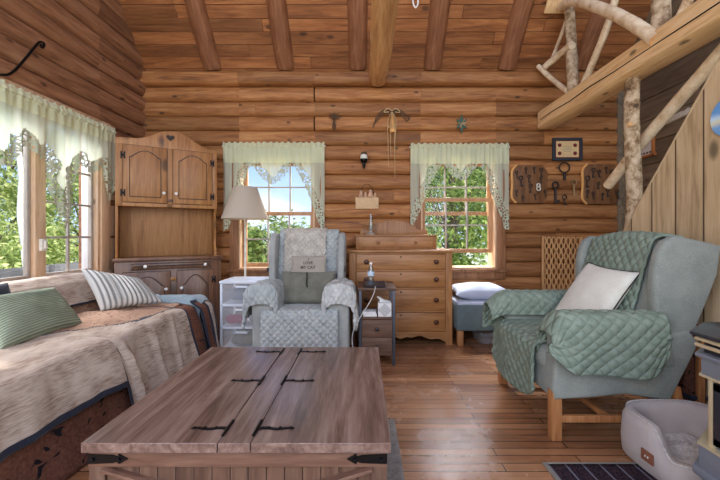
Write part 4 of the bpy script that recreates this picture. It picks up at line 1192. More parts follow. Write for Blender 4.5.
for sg in (-1, 1):
    def af(u, v):
        prof_ = [(-.05,.50),(-.055,.60),(-.03,.69),(.03,.724),(.12,.728),(.20,.70),(.232,.63),(.235,.52),(.245 if sg < 0 else .262,.41)]
        ls = [0]
        for a, b in zip(prof_, prof_[1:]): ls.append(ls[-1]+math.dist(a, b))
        s = ls[-1]*v
        for i in range(len(prof_)-1):
            if s <= ls[i+1]+1e-9:
                t = (s-ls[i])/(ls[i+1]-ls[i]); a, b = prof_[i], prof_[i+1]; q = (a[0]+(b[0]-a[0])*t, a[1]+(b[1]-a[1])*t); break
        k = max(0, (.30-u)/.30); y = 3.37-.34*min(1, (1-u)/.75) if u > .25 else 3.03
        over = max(0, (.25-u)/.25)
        w = .016*noise.noise(V((u*4, s*7, 9+sg)))+.007*noise.noise(V((u*12, s*15, 2)))
        dz_ = .17*over; mid = (q[0]-.09)
        sc_ = 1-.10*over
        return V((cx+sg*(.245+.09+mid*sc_+abs(w)*.8), y-.020*math.sin(PI*min(1, over*1.0)*.5)-abs(w), q[1]*(1-.0*over)-dz_*(1 if q[1] > .5 else .5)+w)), ls[-1]
    sheet('arm_panel', af, 54, 70, .45, M['greyquilt'] if sg < 0 else M['greyquiltlt'], qc)
# cream knitted throw on the back
kt = drape_fn(-.80,-.38, [(3.705,1.05),(3.705,1.175),(3.66,1.214),(3.595,1.216),(3.552,1.18),(3.535,1.12),(3.50,.92),(3.475,.76)], amp=.012, seed=8)
M['knitcream'] = quilted('cable_knit', (214,206,192), (164,156,144), .045, .9)
sheet('x', kt, 30, 44, .42, M['knitcream'], None, .012) if False else None
bm = B(); grid(bm, lambda u, v: kt(u, v)[0], 30, 44, lambda u, v: (u*.42, v*.6)); o = tag(obj('knitted_throw', bm, M['knitcream'], angle=70), 'cream cable-knit throw hung over the top of the grey armchair back', 'throw'); solid(o, .012, 0)
gp = thing('bolster_pillow', 'large wrinkled grey-green pillow across the grey armchair seat', 'pillow', (cx, 3.35, .5))
bm = B(); pillow(bm, V((-.80,3.40,.80)), V((-.27,3.40,.80)), V((-.255,3.27,.50)), V((-.81,3.27,.50)), .16, 26); obj('cover', bm, M['greypillow'], gp, angle=80)
bm = B(); tube(bm, path([(-.535,3.275,.80),(-.53,3.258,.76),(-.535,3.252,.70),(-.525,3.25,.665)], 5), .007, 8); obj('zip_tab', bm, M['black'], gp)
cp = thing('lettered_pillow', 'small canvas pillow with dark lettering above the grey-green pillow', 'pillow', (-.53, 3.42, .76))
pa = (V((-.715,3.44,.945)), V((-.365,3.44,.945)), V((-.365,3.385,.77)), V((-.715,3.385,.77)))
bm = B(); pillow(bm, *pa, .07, 22); obj('cover', bm, M['catpillow'], cp, angle=80)
def text(body, size, par, mat, place, name='lettering'):
    cu = bpy.data.curves.new('t', 'FONT'); cu.body = body; cu.size = size; cu.align_x = 'CENTER'; cu.align_y = 'CENTER'; cu.extrude = 0; cu.offset = .0012; cu.resolution_u = 2
    to = bpy.data.objects.new('t', cu); C.objects.link(to)
    me = bpy.data.meshes.new_from_object(to.evaluated_get(bpy.context.evaluated_depsgraph_get()))
    bm = B(); bm.from_mesh(me); bpy.data.objects.remove(to); bpy.data.meshes.remove(me)
    bmesh.ops.triangulate(bm, faces=bm.faces)
    for v in bm.verts: v.co = place(v.co.x, v.co.y)
    return obj(name, bm, mat, par, smooth=False)
for body, sz, dz in (('I', .038, .055), ('LOVE', .042, .014), ('MY CAT', .042, -.034)):
    def place(x, y, dz=dz):
        u = .5+x/.35; v = .5-(y+dz)/.183; q = pillow_point(*pa, .07, u, v, 1); q2 = pillow_point(*pa, .07, u, v, -1)
        if q.y > q2.y: q = q2
        return q+V((0, -.0025, 0))
    text(body, sz, cp, M['ink'], place)

# ================================================================ DRESSER
dx0, dx1, dy0, dy1, dz = -.155, .925, 3.66, 4.14, .993
ds = thing('dresser', 'honey oak dresser of four wide drawers with a carved backboard against the log wall', 'dresser', ((dx0+dx1)/2, 3.9, 0))
for x in (dx0, dx1-.07):
    bm = B(); prism(bm, [(dy0+.004, 0), (dy0+.07, 0), (dy0+.075, .07), (dy1-.075, .07), (dy1-.07, 0), (dy1, 0), (dy1, dz-.03), (dy0+.004, dz-.03)], lambda p, q, t: V((t, p, q)), x, x+.07, bev=.003)
    obj('side_panel', bm, M['dresserz'], ds)
bm = B(); box(bm, (dx0+.06, dy0+.02, .13), (dx1-.06, dy1, dz-.03)); obj('carcass', bm, M['gap'], ds)
bm = B()
for z in (.955, .775, .588, .348, .128): box(bm, (dx0+.068, dy0+.006, z-.008), (dx1-.068, dy0+.04, z+.008), .002)
obj('drawer_rail', bm, M['dresser'], ds)
bm = B(); box(bm, (dx0-.02, dy0-.02, dz-.028), (dx1+.02, dy1+.005, dz), .008); obj('top', bm, M['dresser'], ds)
ap = []
xs = dx0+.07; xe = dx1-.07
ap = [(xs, .122), (xe, .122), (xe, .03)]
for i in range(41):
    t = i/40; x = xe-.02-(xe-xs-.04)*t; k = abs(2*t-1)
    z = .085-.05*(k**3)-.028*max(0, 1-k/.16)+.012*math.cos(k*14)*(1 if k > .16 else 0); ap.append((x, z))
ap.append((xs, .03))
bm = B(); prism(bm, ap, lambda p, q, t: V((p, t, q)), dy0+.01, dy0+.03); obj('apron', bm, M['dresser'], ds)
def dknob(bm, x, y, z, r=.021): return lathe(bm, [(r*.45, 0), (r*.5, .012), (r*.95, .018), (r, .028), (r*.75, .036), (0, .040)], (x, y, z), 16, axis='y')
for z0, z1 in ((.786, .946), (.600, .765), (.360, .578), (.140, .336)):
    bm = B(); box(bm, (xs+.004, dy0-.004, z0), (xe-.004, dy0+.02, z1), .005); d = obj('drawer', bm, M['dresser'], ds)
    for x in (-.04+.0, .812-.06+.0):
        pass
    for x in (.0245, .752):
        bm = B(); dknob(bm, x, dy0-.004, (z0+z1)/2+.005, .025); obj('knob', bm, M['knobwood'], d)
    bm = B(); lathe(bm, [(.0, .003), (.008, .003), (.009, 0)], ((xs+xe)/2, dy0-.004, z1-.025), 10, axis='y'); obj('keyhole', bm, M['gap'], d)
jx0, jx1 = -.09, .80
bm = B(); box(bm, (jx0, 3.85, dz), (jx1, 4.135, 1.135), .004); jb = obj('upper_case', bm, M['dresserz'], ds)
bm = B(); box(bm, (jx0-.012, 3.838, 1.135), (jx1+.012, 4.14, 1.152), .005); obj('case_top', bm, M['dresser'], ds)
for a, b in ((jx0+.055, .345), (.375, jx1-.045)):
    bm = B(); box(bm, (a, 3.842, dz+.02), (b, 3.86, 1.125), .004); d = obj('small_drawer', bm, M['dresser'], ds)
    bm = B(); dknob(bm, (a+b)/2, 3.842, 1.07, .016); obj('knob', bm, M['dresserz'], d)
cr = [(-.045,1.152),(.745,1.152),(.745,1.185),(.73,1.215),(.70,1.222),(.66,1.205),(.63,1.215),(.60,1.25),(.54,1.285),(.44,1.318),(.35,1.325),(.26,1.318),(.16,1.285),(.10,1.25),(.07,1.215),(.04,1.205),(0,1.222),(-.03,1.215),(-.045,1.185)]
bm = B(); prism(bm, cr, lambda p, q, t: V((p, t, q)), 4.105, 4.13, bev=.004); obj('backboard', bm, M['dresserz'], ds)
# oil lamp
ol = thing('oil_lamp', 'small oil lamp with a glass chimney on the dresser top', 'lamp', (.08, 3.99, 1.152))
bm = B(); lathe(bm, [(.0, .0), (.058, .0), (.060, .008), (.045, .022), (.020, .03), (.016, .05), (.032, .062), (.034, .072), (0, .074)], (.08, 3.99, 1.152), 24); obj('base', bm, M['pewter'], ol)
bm = B(); lathe(bm, [(.020, .072), (.030, .09), (.033, .115), (.024, .15), (.017, .19), (.018, .23)], (.08, 3.99, 1.152), 20, closed=False); obj('chimney', bm, M['clear'], ol)
bm = B(); lathe(bm, [(.012, .074), (.013, .10), (.005, .12), (0, .122)], (.08, 3.99, 1.152), 12); obj('burner', bm, M['whitepaint'], ol)
# ================================================================ SMALL SIDE TABLE
tx0, tx1, ty0, ty1 = -.045, .275, 3.08, 3.50
st = thing('side_table', 'narrow side table of rustic boards in a grey metal frame', 'side table', ((tx0+tx1)/2, 3.29, 0))
bm = B(); box(bm, (tx0-.01, ty0-.01, .662), (tx1+.01, ty1+.01, .685), .004); obj('tabletop', bm, M['rustic'], st)
for x in (tx0, tx1-.024):
    for y in (ty0, ty1-.024):
        bm = B(); box(bm, (x, y, 0), (x+.024, y+.024, .662), .002); obj('leg', bm, M['metalgrey'], st)
bm = B()
for z in (.64, .405, .085):
    for x in (tx0+.004, tx1-.02): box(bm, (x, ty0+.02, z), (x+.016, ty1-.02, z+.02))
    if z > .2 or True: box(bm, (tx0+.02, ty1-.02, z), (tx1-.02, ty1-.006, z+.02))
obj('frame_rail', bm, M['metalgrey'], st)
bm = B(); box(bm, (tx0+.02, ty0+.01, .405), (tx1-.02, ty1-.01, .425), .003); obj('shelf', bm, M['rustic'], st)
for z0, z1, nm in ((.25, .40, 'drawer'), (.085, .245, 'drawer')):
    bm = B(); box(bm, (tx0+.026, ty0+.004, z0), (tx1-.026, ty1-.02, z1), .004); d = obj(nm, bm, M['rustic'], st)
    bm = B(); dknob(bm, (tx0+tx1)/2, ty0+.004, (z0+z1)/2, .016); obj('knob', bm, M['black'], d)
wb = thing('water_bottle', 'clear half-full plastic water bottle on the small side table', 'bottle', (.065, 3.26, .686))
bm = B(); lathe(bm, [(.0, .001), (.028, .001), (.031, .01), (.031, .06), (.028, .075), (.031, .09), (.031, .125), (.024, .155), (.012, .18), (.012, .195)], (.065, 3.26, .686), 20, closed=False); obj('body', bm, M['clear'], wb)
bm = B(); lathe(bm, [(.0, .192), (.0135, .192), (.0135, .21), (0, .21)], (.065, 3.26, .686), 16); obj('cap', bm, M['white'], wb)
M['labelblue'] = plain('pale_blue_label', (196,212,224), .5)
bm = B(); lathe(bm, [(.0318, .085), (.0322, .09), (.0322, .122), (.0318, .126)], (.065, 3.26, .686), 20, closed=False); obj('bottle_label', bm, M['labelblue'], wb)
tb = thing('tablet', 'black tablet leaning low on the front of the small side table', 'tablet', (.10, 3.12, .69))
bm = B(); box(bm, (-.005, 3.072, .688), (.195, 3.20, .698), .003, Matrix.Rotation(math.radians(16), 3, 'X')); o = obj('body', bm, M['black'], tb); o.location.z += .018
bm = B(); box(bm, (.005, 3.08, .6985), (.185, 3.19, .6992), 0, Matrix.Rotation(math.radians(16), 3, 'X')); q = obj('screen', bm, M['stovetop'], tb); q.location.z += .018
bm = B(); tube(bm, path([(.10,3.065,.70),(.085,3.045,.64),(.04,3.04,.55),(-.03,3.035,.44),(-.075,3.03,.36),(-.10,3.03,.28),(-.10,3.03,.20),(-.075,3.035,.12),(-.02,3.04,.06)], 8), .0028, 8)
tag(obj('charging_cable', bm, M['cord']), 'white charging cable trailing from the tablet down beside the armchair', 'cable')
tbx = thing('tissue_box', 'white tissue box with black diamond pattern on the side table shelf', 'tissue box', (.19, 3.16, .425))
bm = B(); box(bm, (.125, 3.095, .4255), (.243, 3.215, .545), .004); obj('box', bm, M['paper'], tbx)
bm = B()
for c_ in (0,):
    for r0 in (.016, .034, .052):
        for k in range(4):
            a = PI/2*k; b = a+PI/2; p = V((.184+r0*math.cos(a), 3.0945, .485+r0*math.sin(a))); q = V((.184+r0*math.cos(b), 3.0945, .485+r0*math.sin(b)))
            n = max(2, int(r0/.008))
            for i in range(n): bar(bm, p+(q-p)*((i+.12)/n), p+(q-p)*((i+.88)/n), .002, .005)
obj('diamond_print', bm, M['black'], tbx)
bm = B(); grid(bm, lambda u, v: V((.13+.09*u+.012*math.sin(v*5), 3.155+.03*math.sin(u*6)*v, .545+.05*v*(1-.6*u)+.008*noise.noise(V((u*5, v*5, 0))))), 12, 8); solid(obj('tissue', bm, M['paper'], tbx), .002, 0)
for k, (z, lab) in enumerate(((.4255, 'bottom white booklet of the stack beside the tissue box'), (.446, 'top white booklet of the stack beside the tissue box'))):
    bm = B(); box(bm, (-.012, 3.10, z), (.112, 3.25, z+.02), .004, Matrix.Rotation(.05-.12*k, 3, 'Z')); tag(obj('booklet', bm, M['paper']), lab, 'booklet', 'booklets on the side table shelf')

# ================================================================ DAYBED
db = thing('daybed', 'low grey-green upholstered daybed under the window beside the dresser', 'daybed', (1.5, 3.85, 0))
bm = B(); box(bm, (.955, 3.60, .155), (2.04, 4.12, .435), .03, seg=3); obj('base', bm, M['daybed'], db)
bm = B(); box(bm, (.965, 3.61, .42), (2.03, 4.115, .455), .015, seg=3); obj('mattress', bm, M['bluepillow'], db)
for x in (.97, 1.95):
    for y in (3.62, 4.04):
        bm = B(); box(bm, (x, y, 0), (x+.06, y+.06, .16), .004); obj('leg', bm, M['orangeleg'], db)
pill('bed_pillow', 'pale blue-white bed pillow lying flat on the daybed', 'pillow', (V((.985,4.08,.555)), V((1.56,4.08,.545)), V((1.60,3.66,.505)), V((.965,3.66,.52))), .17, M['bluepillow'], None)
bm = B(); box(bm, (1.22, 3.66, .001), (1.72, 3.95, .12), .02, seg=3)
for v in bm.verts: v.co += V((0, .006*noise.noise(v.co*14), .012*noise.noise(v.co*9) if v.co.z > .05 else 0))
tag(obj('storage_box', bm, M['bin']), 'cloudy plastic storage box pushed under the daybed', 'box')

# ================================================================ WOVEN LATTICE
la = thing('lattice_panel', 'wavy woven wooden lattice panel standing against the logs behind the green armchair', 'lattice', (2.3, 4.13, 0))
bm = B(); box(bm, (2.10, 4.125, 0), (2.128, 4.15, 1.115), .004); lathe(bm, [(.016, 0), (.014, .02), (0, .03)], (2.114, 4.137, 1.11), 10); box(bm, (2.55, 4.125, 0), (2.578, 4.15, 1.13), .004); obj('frame_post', bm, M['lattice'], la)
bm = B(); nS = 15
for i in range(nS):
    x0 = 2.143+i*.0285; sg = 1 if i % 2 else -1
    pts = [V((x0+sg*.0085*math.sin(2*PI*z/.12), 4.137+.003*sg, .03+z)) for z in [k*.01 for k in range(111)]]
    w = .0088; rings = [[bm.verts.new(p+V((-w, -.004, 0))), bm.verts.new(p+V((w, -.004, 0))), bm.verts.new(p+V((w, .004, 0))), bm.verts.new(p+V((-w, .004, 0)))] for p in pts]
    for a, b in zip(rings, rings[1:]):
        for j in range(4): bm.faces.new((a[j], a[(j+1)%4], b[(j+1)%4], b[j]))
    bm.faces.new(rings[0][::-1]); bm.faces.new(rings[-1])
bmesh.ops.recalc_face_normals(bm, faces=bm.faces); obj('lattice_strips', bm, M['lattice'], la)

# ================================================================ GREEN WING ARMCHAIR
gc = thing('wing_armchair', 'large teal-grey wing armchair on oak legs facing into the room by the stairs', 'armchair', (1.5, 2.33, 0))
ny, fy = 1.935, 2.735; my = (ny+fy)/2
bm = B(); prism(bm, [(1.045,.30),(1.06,.235),(1.25,.245),(1.45,.265),(1.70,.225),(1.86,.55),(1.80,.62),(1.06,.47)], lambda p, q, t: V((p, t, q)), ny, fy, bev=.02, seg=3); obj('base', bm, M['knit'], gc)
bm = B(); box(bm, (1.035, ny+.09, .36), (1.60, fy-.09, .50), .05, seg=4); obj('seat', bm, M['knit'], gc)
for y0, y1 in ((ny-.01, ny+.13), (fy-.13, fy+.01)):
    bm = B(); prism(bm, [(1.07,.40),(1.06,.58),(1.075,.655),(1.12,.69),(1.30,.70),(1.62,.70),(1.70,.66),(1.74,.40)], lambda p, q, t: V((p, t, q)), y0, y1, bev=.045, seg=4); obj('armrest', bm, M['knit'], gc)
    bm = B()
    yc = (y0+y1)/2; out = -1 if yc < my else 1
    prism(bm, [(1.65,.55),(1.635,.70),(1.625,.83),(1.63,.95),(1.65,1.05),(1.685,1.115),(1.74,1.145),(1.82,1.132),(1.93,1.11),(2.0,1.09),(1.985,.93),(1.93,.78),(1.85,.58),(1.78,.45)], lambda p, q, t: V((p, yc+t+out*.02*(q-.6), q)), -.036, .036, bev=.026, seg=3); obj('wing', bm, M['knit'], gc)
bm = B(); pr_ = []
for i in range(13):
    t = i/12; y = ny+.07+(fy-ny-.14)*t; k = .035*math.sin(PI*t)**.7
    pr_.append([bm.verts.new(V((p, y, q))) for p, q in ((1.56,.42),(1.60,.60),(1.70,.95),(1.745,1.06+k),(1.79,1.10+k),(1.90,1.10+k),(1.99,1.05+k),(1.86,.55),(1.74,.30))])
m = 9
for a, b in zip(pr_, pr_[1:]):
    for j in range(m): bm.faces.new((a[j], a[(j+1)%m], b[(j+1)%m], b[j]))
bm.faces.new(pr_[0]); bm.faces.new(pr_[-1][::-1]); bmesh.ops.recalc_face_normals(bm, faces=bm.faces)
obj('backrest', bm, M['knit'], gc, angle=60)
for y in (ny+.0, fy-.06):
    bm = B(); box(bm, (1.05, y+.015, 0), (1.105, y+.07, .30), .004); obj('leg', bm, M['orangeleg'], gc)
    bm = B(); bar(bm, (1.74, y+.035, .30), (1.80, y+.035, .001), .045, .05, .003, up=V((0, 1, 0))); obj('leg', bm, M['orangeleg'], gc)
bm = B()
for y in (ny+.042, fy-.018): box(bm, (1.10, y-.012, .095), (1.76, y+.012, .135), .003)
box(bm, (1.37, ny+.05, .10), (1.40, fy-.03, .13), .003); obj('stretcher', bm, M['orangeleg'], gc)
# quilted sage cover
qg = thing('quilted_chair_cover', 'sage green quilted cover over the teal armchair by the stairs', 'chair cover', (1.4, 2.33, .2))
def run(prof_):
    ls = [0]
    for a, b in zip(prof_, prof_[1:]): ls.append(ls[-1]+math.dist(a, b))
    def f(v):
        s = ls[-1]*v
        for i in range(len(prof_)-1):
            if s <= ls[i+1]+1e-9:
                t = (s-ls[i])/max(1e-9, ls[i+1]-ls[i]); a, b = prof_[i], prof_[i+1]; return (a[0]+(b[0]-a[0])*t, a[1]+(b[1]-a[1])*t)
        return prof_[-1]
    return f, ls[-1]
def qsheet(name, fn, nu, nv, wx, L_, par, mat=None, th=.016):
    bm = B(); grid(bm, fn, nu, nv, lambda u, v: (u*wx, v*L_)); quilt_puff(bm, .07, .0065, (-1, -.9, .8)); o = obj(name, bm, mat or M['quilt'], par, angle=75); return solid(o, th, 0)
f, Lb = run([(1.60,.515),(1.10,.518),(1.04,.512),(1.012,.485),(1.004,.44),(.995,.15)])
def seatq(u, v):
    x, z = f(v); 
    k = sstep(.45, .8, v); y0 = 2.075-.09*k*0; y1 = 2.66+.06*k
    y = y0+(y1-y0)*u
    if v > .9: 
        e = (v-.9)/.1; y = my-.03+(y-my+.03)*(1-.10*e*e) 
        z += .05*(abs(2*u-1)**4)*e
    w = .010*noise.noise(V((y*6, v*6, 2)))
    return V((x-(abs(w)+.015*math.sin(y*11)*k*.6), y, z+abs(w)*.5+.03*(1-u)*k*0))
qsheet('seat_panel', seatq, 60, 92, .6, Lb, qg)
f2, Lb2 = run([(1.93,1.085),(1.90,1.112),(1.80,1.122),(1.742,1.095),(1.69,.95),(1.60,.63),(1.57,.53)])
def backq(u, v):
    x, z = f2(v); y = 2.085+.55*u; t = (y-ny-.07)/(fy-ny-.14); k = .037*math.sin(PI*max(0, min(1, t)))**.7
    z += k*sstep(.8, 1.08, z); w = .008*noise.noise(V((y*6, v*6, 4)))
    return V((x-.014-abs(w), y, z+.008))
qsheet('back_panel', backq, 60, 92, .6, Lb2, qg)
# near arm flap hanging outside
nf, Ln = run([(ny+.155,.56),(ny+.15,.66),(ny+.12,.70),(ny+.06,.715),(ny+.0,.705),(ny-.028,.66),(ny-.034,.58),(ny-.042,.36)])
def nearq(u, v):
    y, z = nf(v); x = 1.03+.63*u; z -= .11*(max(0, .12-u)/.12)**1.5*(1 if v < .75 else .4)
    k = sstep(.55, 1, v)
    zz = z+k*(.15*max(0, (abs(2*u-1)-.55)/.45)**2 + .05*(1-u))
    w = .010*noise.noise(V((x*5, v*5, 6)))
    return V((x-.03*k*(1-u), y-abs(w)-.012*math.sin(x*17+1)*k, zz+abs(w)*.6))
qsheet('arm_panel', nearq, 68, 80, .6, Ln, qg)
ff, Lf = run([(fy+.045,.42),(fy+.03,.62),(fy+.0,.70),(fy-.05,.722),(fy-.11,.712),(fy-.148,.66),(fy-.152,.56)])
def farq(u, v):
    y, z = ff(v); x = .93+.68*u
    h = max(0, (1.07-x)/.14)
    w = .010*noise.noise(V((x*5, v*5, 8)))
    z2 = z-h*h*.10+.018*math.sin(v*14)*h
    if h > 0: z2 = z2*(1-.35*h)+.62*.35*h
    return V((x, y-abs(w)*(1 if v > .5 else -1)-.03*h, z2+abs(w)*.5))
qsheet('arm_panel', farq, 68, 68, .68, Lf, qg)
wp = thing('throw_pillow', 'off-white square pillow with dark piping propped in the teal armchair', 'pillow', (1.5, 2.3, .53))
wq = (V((1.60,2.50,.955)), V((1.66,2.10,.925)), V((1.405,2.11,.53)), V((1.315,2.50,.535)))
bm = B(); pillow(bm, *wq, .14, 22); obj('cover', bm, M['cream'], wp, angle=80)
bm = B(); pts = []
for i in range(88):
    k = i/22; e = int(k); t = k-e
    uv_ = [(t, 0), (1, t), (1-t, 1), (0, 1-t)][e]; pts.append(pillow_point(*wq, .14, uv_[0], uv_[1], 1))
tube(bm, pts+[pts[0]], .0045, 6, caps=False); obj('piping', bm, M['darkpiping'], wp)

# ================================================================ BROWN THROW ON A LOW STAND (between chair and stove)
bs = thing('blanket_stand', 'low pale wooden stand half hidden between the teal armchair and the stove', 'stand', (1.99, 2.3, 0))
for y in (2.062, 2.43):
    bm = B(); box(bm, (1.978, y, 0), (2.012, y+.03, .58), .004); obj('post', bm, M['orangeleg'], bs)
bm = B(); tube(bm, [(1.995, 2.05, .59), (1.995, 2.47, .59)], .016, 10); obj('rail', bm, M['orangeleg'], bs)
pf_ = [(2.05,.10),(2.052,.30),(2.035,.54),(2.015,.612),(1.975,.612),(1.955,.54),(1.925,.30),(1.905,.08)]
bm = B(); uvl = bm.loops.layers.uv.verify(); ring_ = []
for k in range(15):
    y = 2.10+.31*k/14; ring_.append([bm.verts.new(V((p+.012*noise.noise(V((y*12, q*4, p*3))), y+.01*noise.noise(V((q*9, k*.2, 0))), q))) for p, q in pf_])
for r0, r1 in zip(ring_, ring_[1:]):
    for q in range(8):
        f = bm.faces.new((r0[q], r0[(q+1)%8], r1[(q+1)%8], r1[q])); f.material_index = 1 if q == 7 else 0
for r0 in (ring_[0], ring_[-1][::-1]): bm.faces.new(r0)
bmesh.ops.recalc_face_normals(bm, faces=bm.faces)
bt = obj('hanging_throw', bm, [M['tapbrown'], M['navy']], angle=80); tag(bt, 'dark brown throw folded thickly over the low stand between the teal armchair and the stove', 'throw')
bm = B(); tube(bm, [(1.90,2.09,.20),(1.95,2.085,.175),(2.0,2.09,.185),(2.055,2.095,.17)], .014, 7); obj('navy_edge', bm, M['navy'], bt)

# ================================================================ DOG BED
bz = .011
dg = thing('dog_bed', 'pale suede dog bed with a low front and a leather patch beside the stove', 'dog bed', (1.58, 1.72, bz))
cxd, cyd, rx, ry = 1.615, 1.725, .252, .210
def sup(a, k=3.2):
    c, s = math.cos(a), math.sin(a); return (math.copysign(abs(c)**(2/k), c), math.copysign(abs(s)**(2/k), s))
FA = math.radians(232)
def wallh(a):
    d = abs((a-FA+PI)%(2*PI)-PI); return .235-.125*(1-sstep(.30, .80, d))
prof_d = [(1.0,.0),(1.04,.03),(1.055,.35),(1.03,.8),(.96,.97),(.88,1.0),(.80,.95),(.74,.8),(.70,.45),(.68,.30)]
bm = B(); nA = 72; rings = []
for i in range(nA):
    a = 2*PI*i/nA; sx_, sy_ = sup(a); h = wallh(a); r_ = []
    for k, z in prof_d:
        w = .012*noise.noise(V((sx_*3, sy_*3, z*2))); r_.append(bm.verts.new(V((cxd+sx_*rx*(k+w), cyd+sy_*ry*(k+w), bz+h*z))))
    rings.append(r_)
for i in range(nA):
    a, b = rings[i], rings[(i+1)%nA]
    for j in range(len(prof_d)-1): bm.faces.new((a[j], b[j], b[j+1], a[j+1]))
bm.faces.new([r[0] for r in rings][::-1]); bmesh.ops.recalc_face_normals(bm, faces=bm.faces)
obj('bolster', bm, M['dogbed'], dg, angle=80)
bm = B(); pts = [V((cxd+sup(2*PI*i/nA)[0]*rx*.965, cyd+sup(2*PI*i/nA)[1]*ry*.965, bz+wallh(2*PI*i/nA)*.985)) for i in range(nA)]; tube(bm, pts+[pts[0]], .004, 6, caps=False); obj('piping', bm, M['dogin'], dg)
bm = B()
def cu(u, v):
    a = 2*PI*u; s_ = sup(a); k = .74*v; p = V((cxd+s_[0]*rx*k, cyd+s_[1]*ry*k, 0)); p.z = bz+.065+.035*(1-v**4)+.035*noise.noise(V((p.x*11, p.y*11, 0)))+.010*noise.noise(p*40); return p
grid(bm, cu, 48, 14); obj('inner_cushion', bm, M['dogin'], dg, angle=80)
bm = B(); a = math.radians(181)
pa_ = V((cxd+sup(a)[0]*rx*1.062, cyd+sup(a)[1]*ry*1.062, bz+.085)); a2 = math.radians(197); pb_ = V((cxd+sup(a2)[0]*rx*1.066, cyd+sup(a2)[1]*ry*1.066, bz+.085))
dirn = (pb_-pa_).normalized(); mid = (pa_+pb_)/2; nrm_ = V((dirn.y, -dirn.x, 0)); nrm_ = nrm_ if nrm_.dot(V((-1, -1, 0))) > 0 else -nrm_
c = mid+nrm_*.004; rm = Matrix((dirn, nrm_, V((0, 0, 1)))).transposed()
box(bm, c-V((.034, .003, .026)), c+V((.034, .003, .026)), .003, rm); lp_ = obj('leather_patch', bm, M['leather'], dg)
bm = B()
for q in (-.007, .007): lathe(bm, [(.0, .002), (.005, .002), (.006, 0)], c+nrm_*.0035+dirn*q, 10, axis='y')
obj('patch_mark', bm, M['cream'], lp_)

# ================================================================ STOVE
sv = thing('wood_stove', 'grey enamelled wood stove with brass trim and a glass door', 'stove', (1.6, 1.0, 0))
def fp(o, y0=.55): return [(1.256+o, y0+o), (1.256+o, 1.35-o*.62), (1.44+o*.5, 1.485-o), (1.98, 1.485-o), (1.98, y0+o)]
def slab(name, o, z0, z1, mat, par=sv, bev=.004):
    bm = B(); prism(bm, fp(o), lambda p, q, t: V((p, q, t)), z0, z1, bev=bev); return obj(name, bm, mat, par)
slab('top_plate', 0, .768, .782, M['stovetop'])
slab('upper_body', .035, .70, .768, M['stovetop'])
slab('upper_rim', .012, .685, .705, M['stove'], bev=.009)
slab('upper_body', .028, .62, .69, M['stove'])
slab('firebox', .045, .35, .622, M['stove'])
slab('lower_body', .022, .26, .355, M['stove'])
slab('ledge', .006, .235, .275, M['stove'], bev=.012)
slab('lower_body', .03, .06, .24, M['stove'])
slab('plinth', .05, .0, .065, M['stovetop'])
def rail(z, o, r=.007):
    bm = B(); pts = [V((p, q, z)) for p, q in (fp(o)[4], fp(o)[0], fp(o)[1], fp(o)[2], fp(o)[3])]; tube(bm, pts, r, 8); return obj('brass_rail', bm, M['brass'], sv)
rail(.757, .016); rail(.733, .016)
slab('brass_trim', .022, .614, .623, M['brass'], bev=.002); slab('brass_trim', .018, .352, .360, M['brass'], bev=.002)
bm = B(); xf = 1.256+.045; box(bm, (xf-.012, 1.295, .36), (xf+.004, 1.313, .617), .003); box(bm, (xf-.012, .70, .36), (xf+.004, .718, .617), .003); obj('door_trim', bm, M['brass'], sv)
bm = B(); y0, y1 = .72, 1.292; box(bm, (xf-.014, y0, .375), (xf, y0+.03, .605), .003); box(bm, (xf-.014, y1-.03, .375), (xf, y1, .605), .003); box(bm, (xf-.014, y0, .375), (xf, y1, .405), .003); box(bm, (xf-.014, y0, .575), (xf, y1, .605), .003); dr = obj('door', bm, M['stovetop'], sv)
bm = B(); box(bm, (xf-.008, y0+.03, .405), (xf-.003, y1-.03, .575)); obj('door_glass', bm, M['glassdark'], dr)

# ================================================================ WALL PIECES
WY = 4.172
def wp_(px, py, d=WY): return P(px, py, d)
# small framed sampler
pf = thing('picture_frame', 'small dark-framed sampler with four red flowers on the log wall above the key boards', 'picture', tuple(wp_(567, 161)))
c = wp_(566.8, 149.5); hw, hh = .178, .135
bm = B(); f = .03
for a, b in (((-hw, -hh), (-hw+f, hh)), ((hw-f, -hh), (hw, hh)), ((-hw+f, -hh), (hw-f, -hh+f)), ((-hw+f, hh-f), (hw-f, hh))): box(bm, (c.x+a[0], WY-.022, c.z+a[1]), (c.x+b[0], WY+.0, c.z+b[1]), .004)
obj('frame', bm, M['frame_navy'], pf)
bm = B(); box(bm, (c.x-hw+f, WY-.010, c.z-hh+f), (c.x+hw-f, WY-.004, c.z+hh-f)); mt = obj('mat_board', bm, M['maroon'], pf)
bm = B(); box(bm, (c.x-hw+.045, WY-.012, c.z-hh+.042), (c.x+hw-.042, WY-.009, c.z+hh-.038)); obj('sampler', bm, M['sampler'], mt)
for sx_ in (-1, 1):
    for sz in (-1, 1):
        bm = B(); lathe(bm, [(0, .003), (.022, .002), (.024, 0)], (c.x+sx_*.092, WY-.0115, c.z+sz*.048), 10, axis='y'); obj('flower', bm, M['maroon'], mt)
bm = B()
for k in range(4): box(bm, (c.x-.055, WY-.0135, c.z+.030-k*.019), (c.x+.055-.01*(k%2), WY-.0115, c.z+.034-k*.019))
obj('stitched_lines', bm, M['catpillow'], mt)

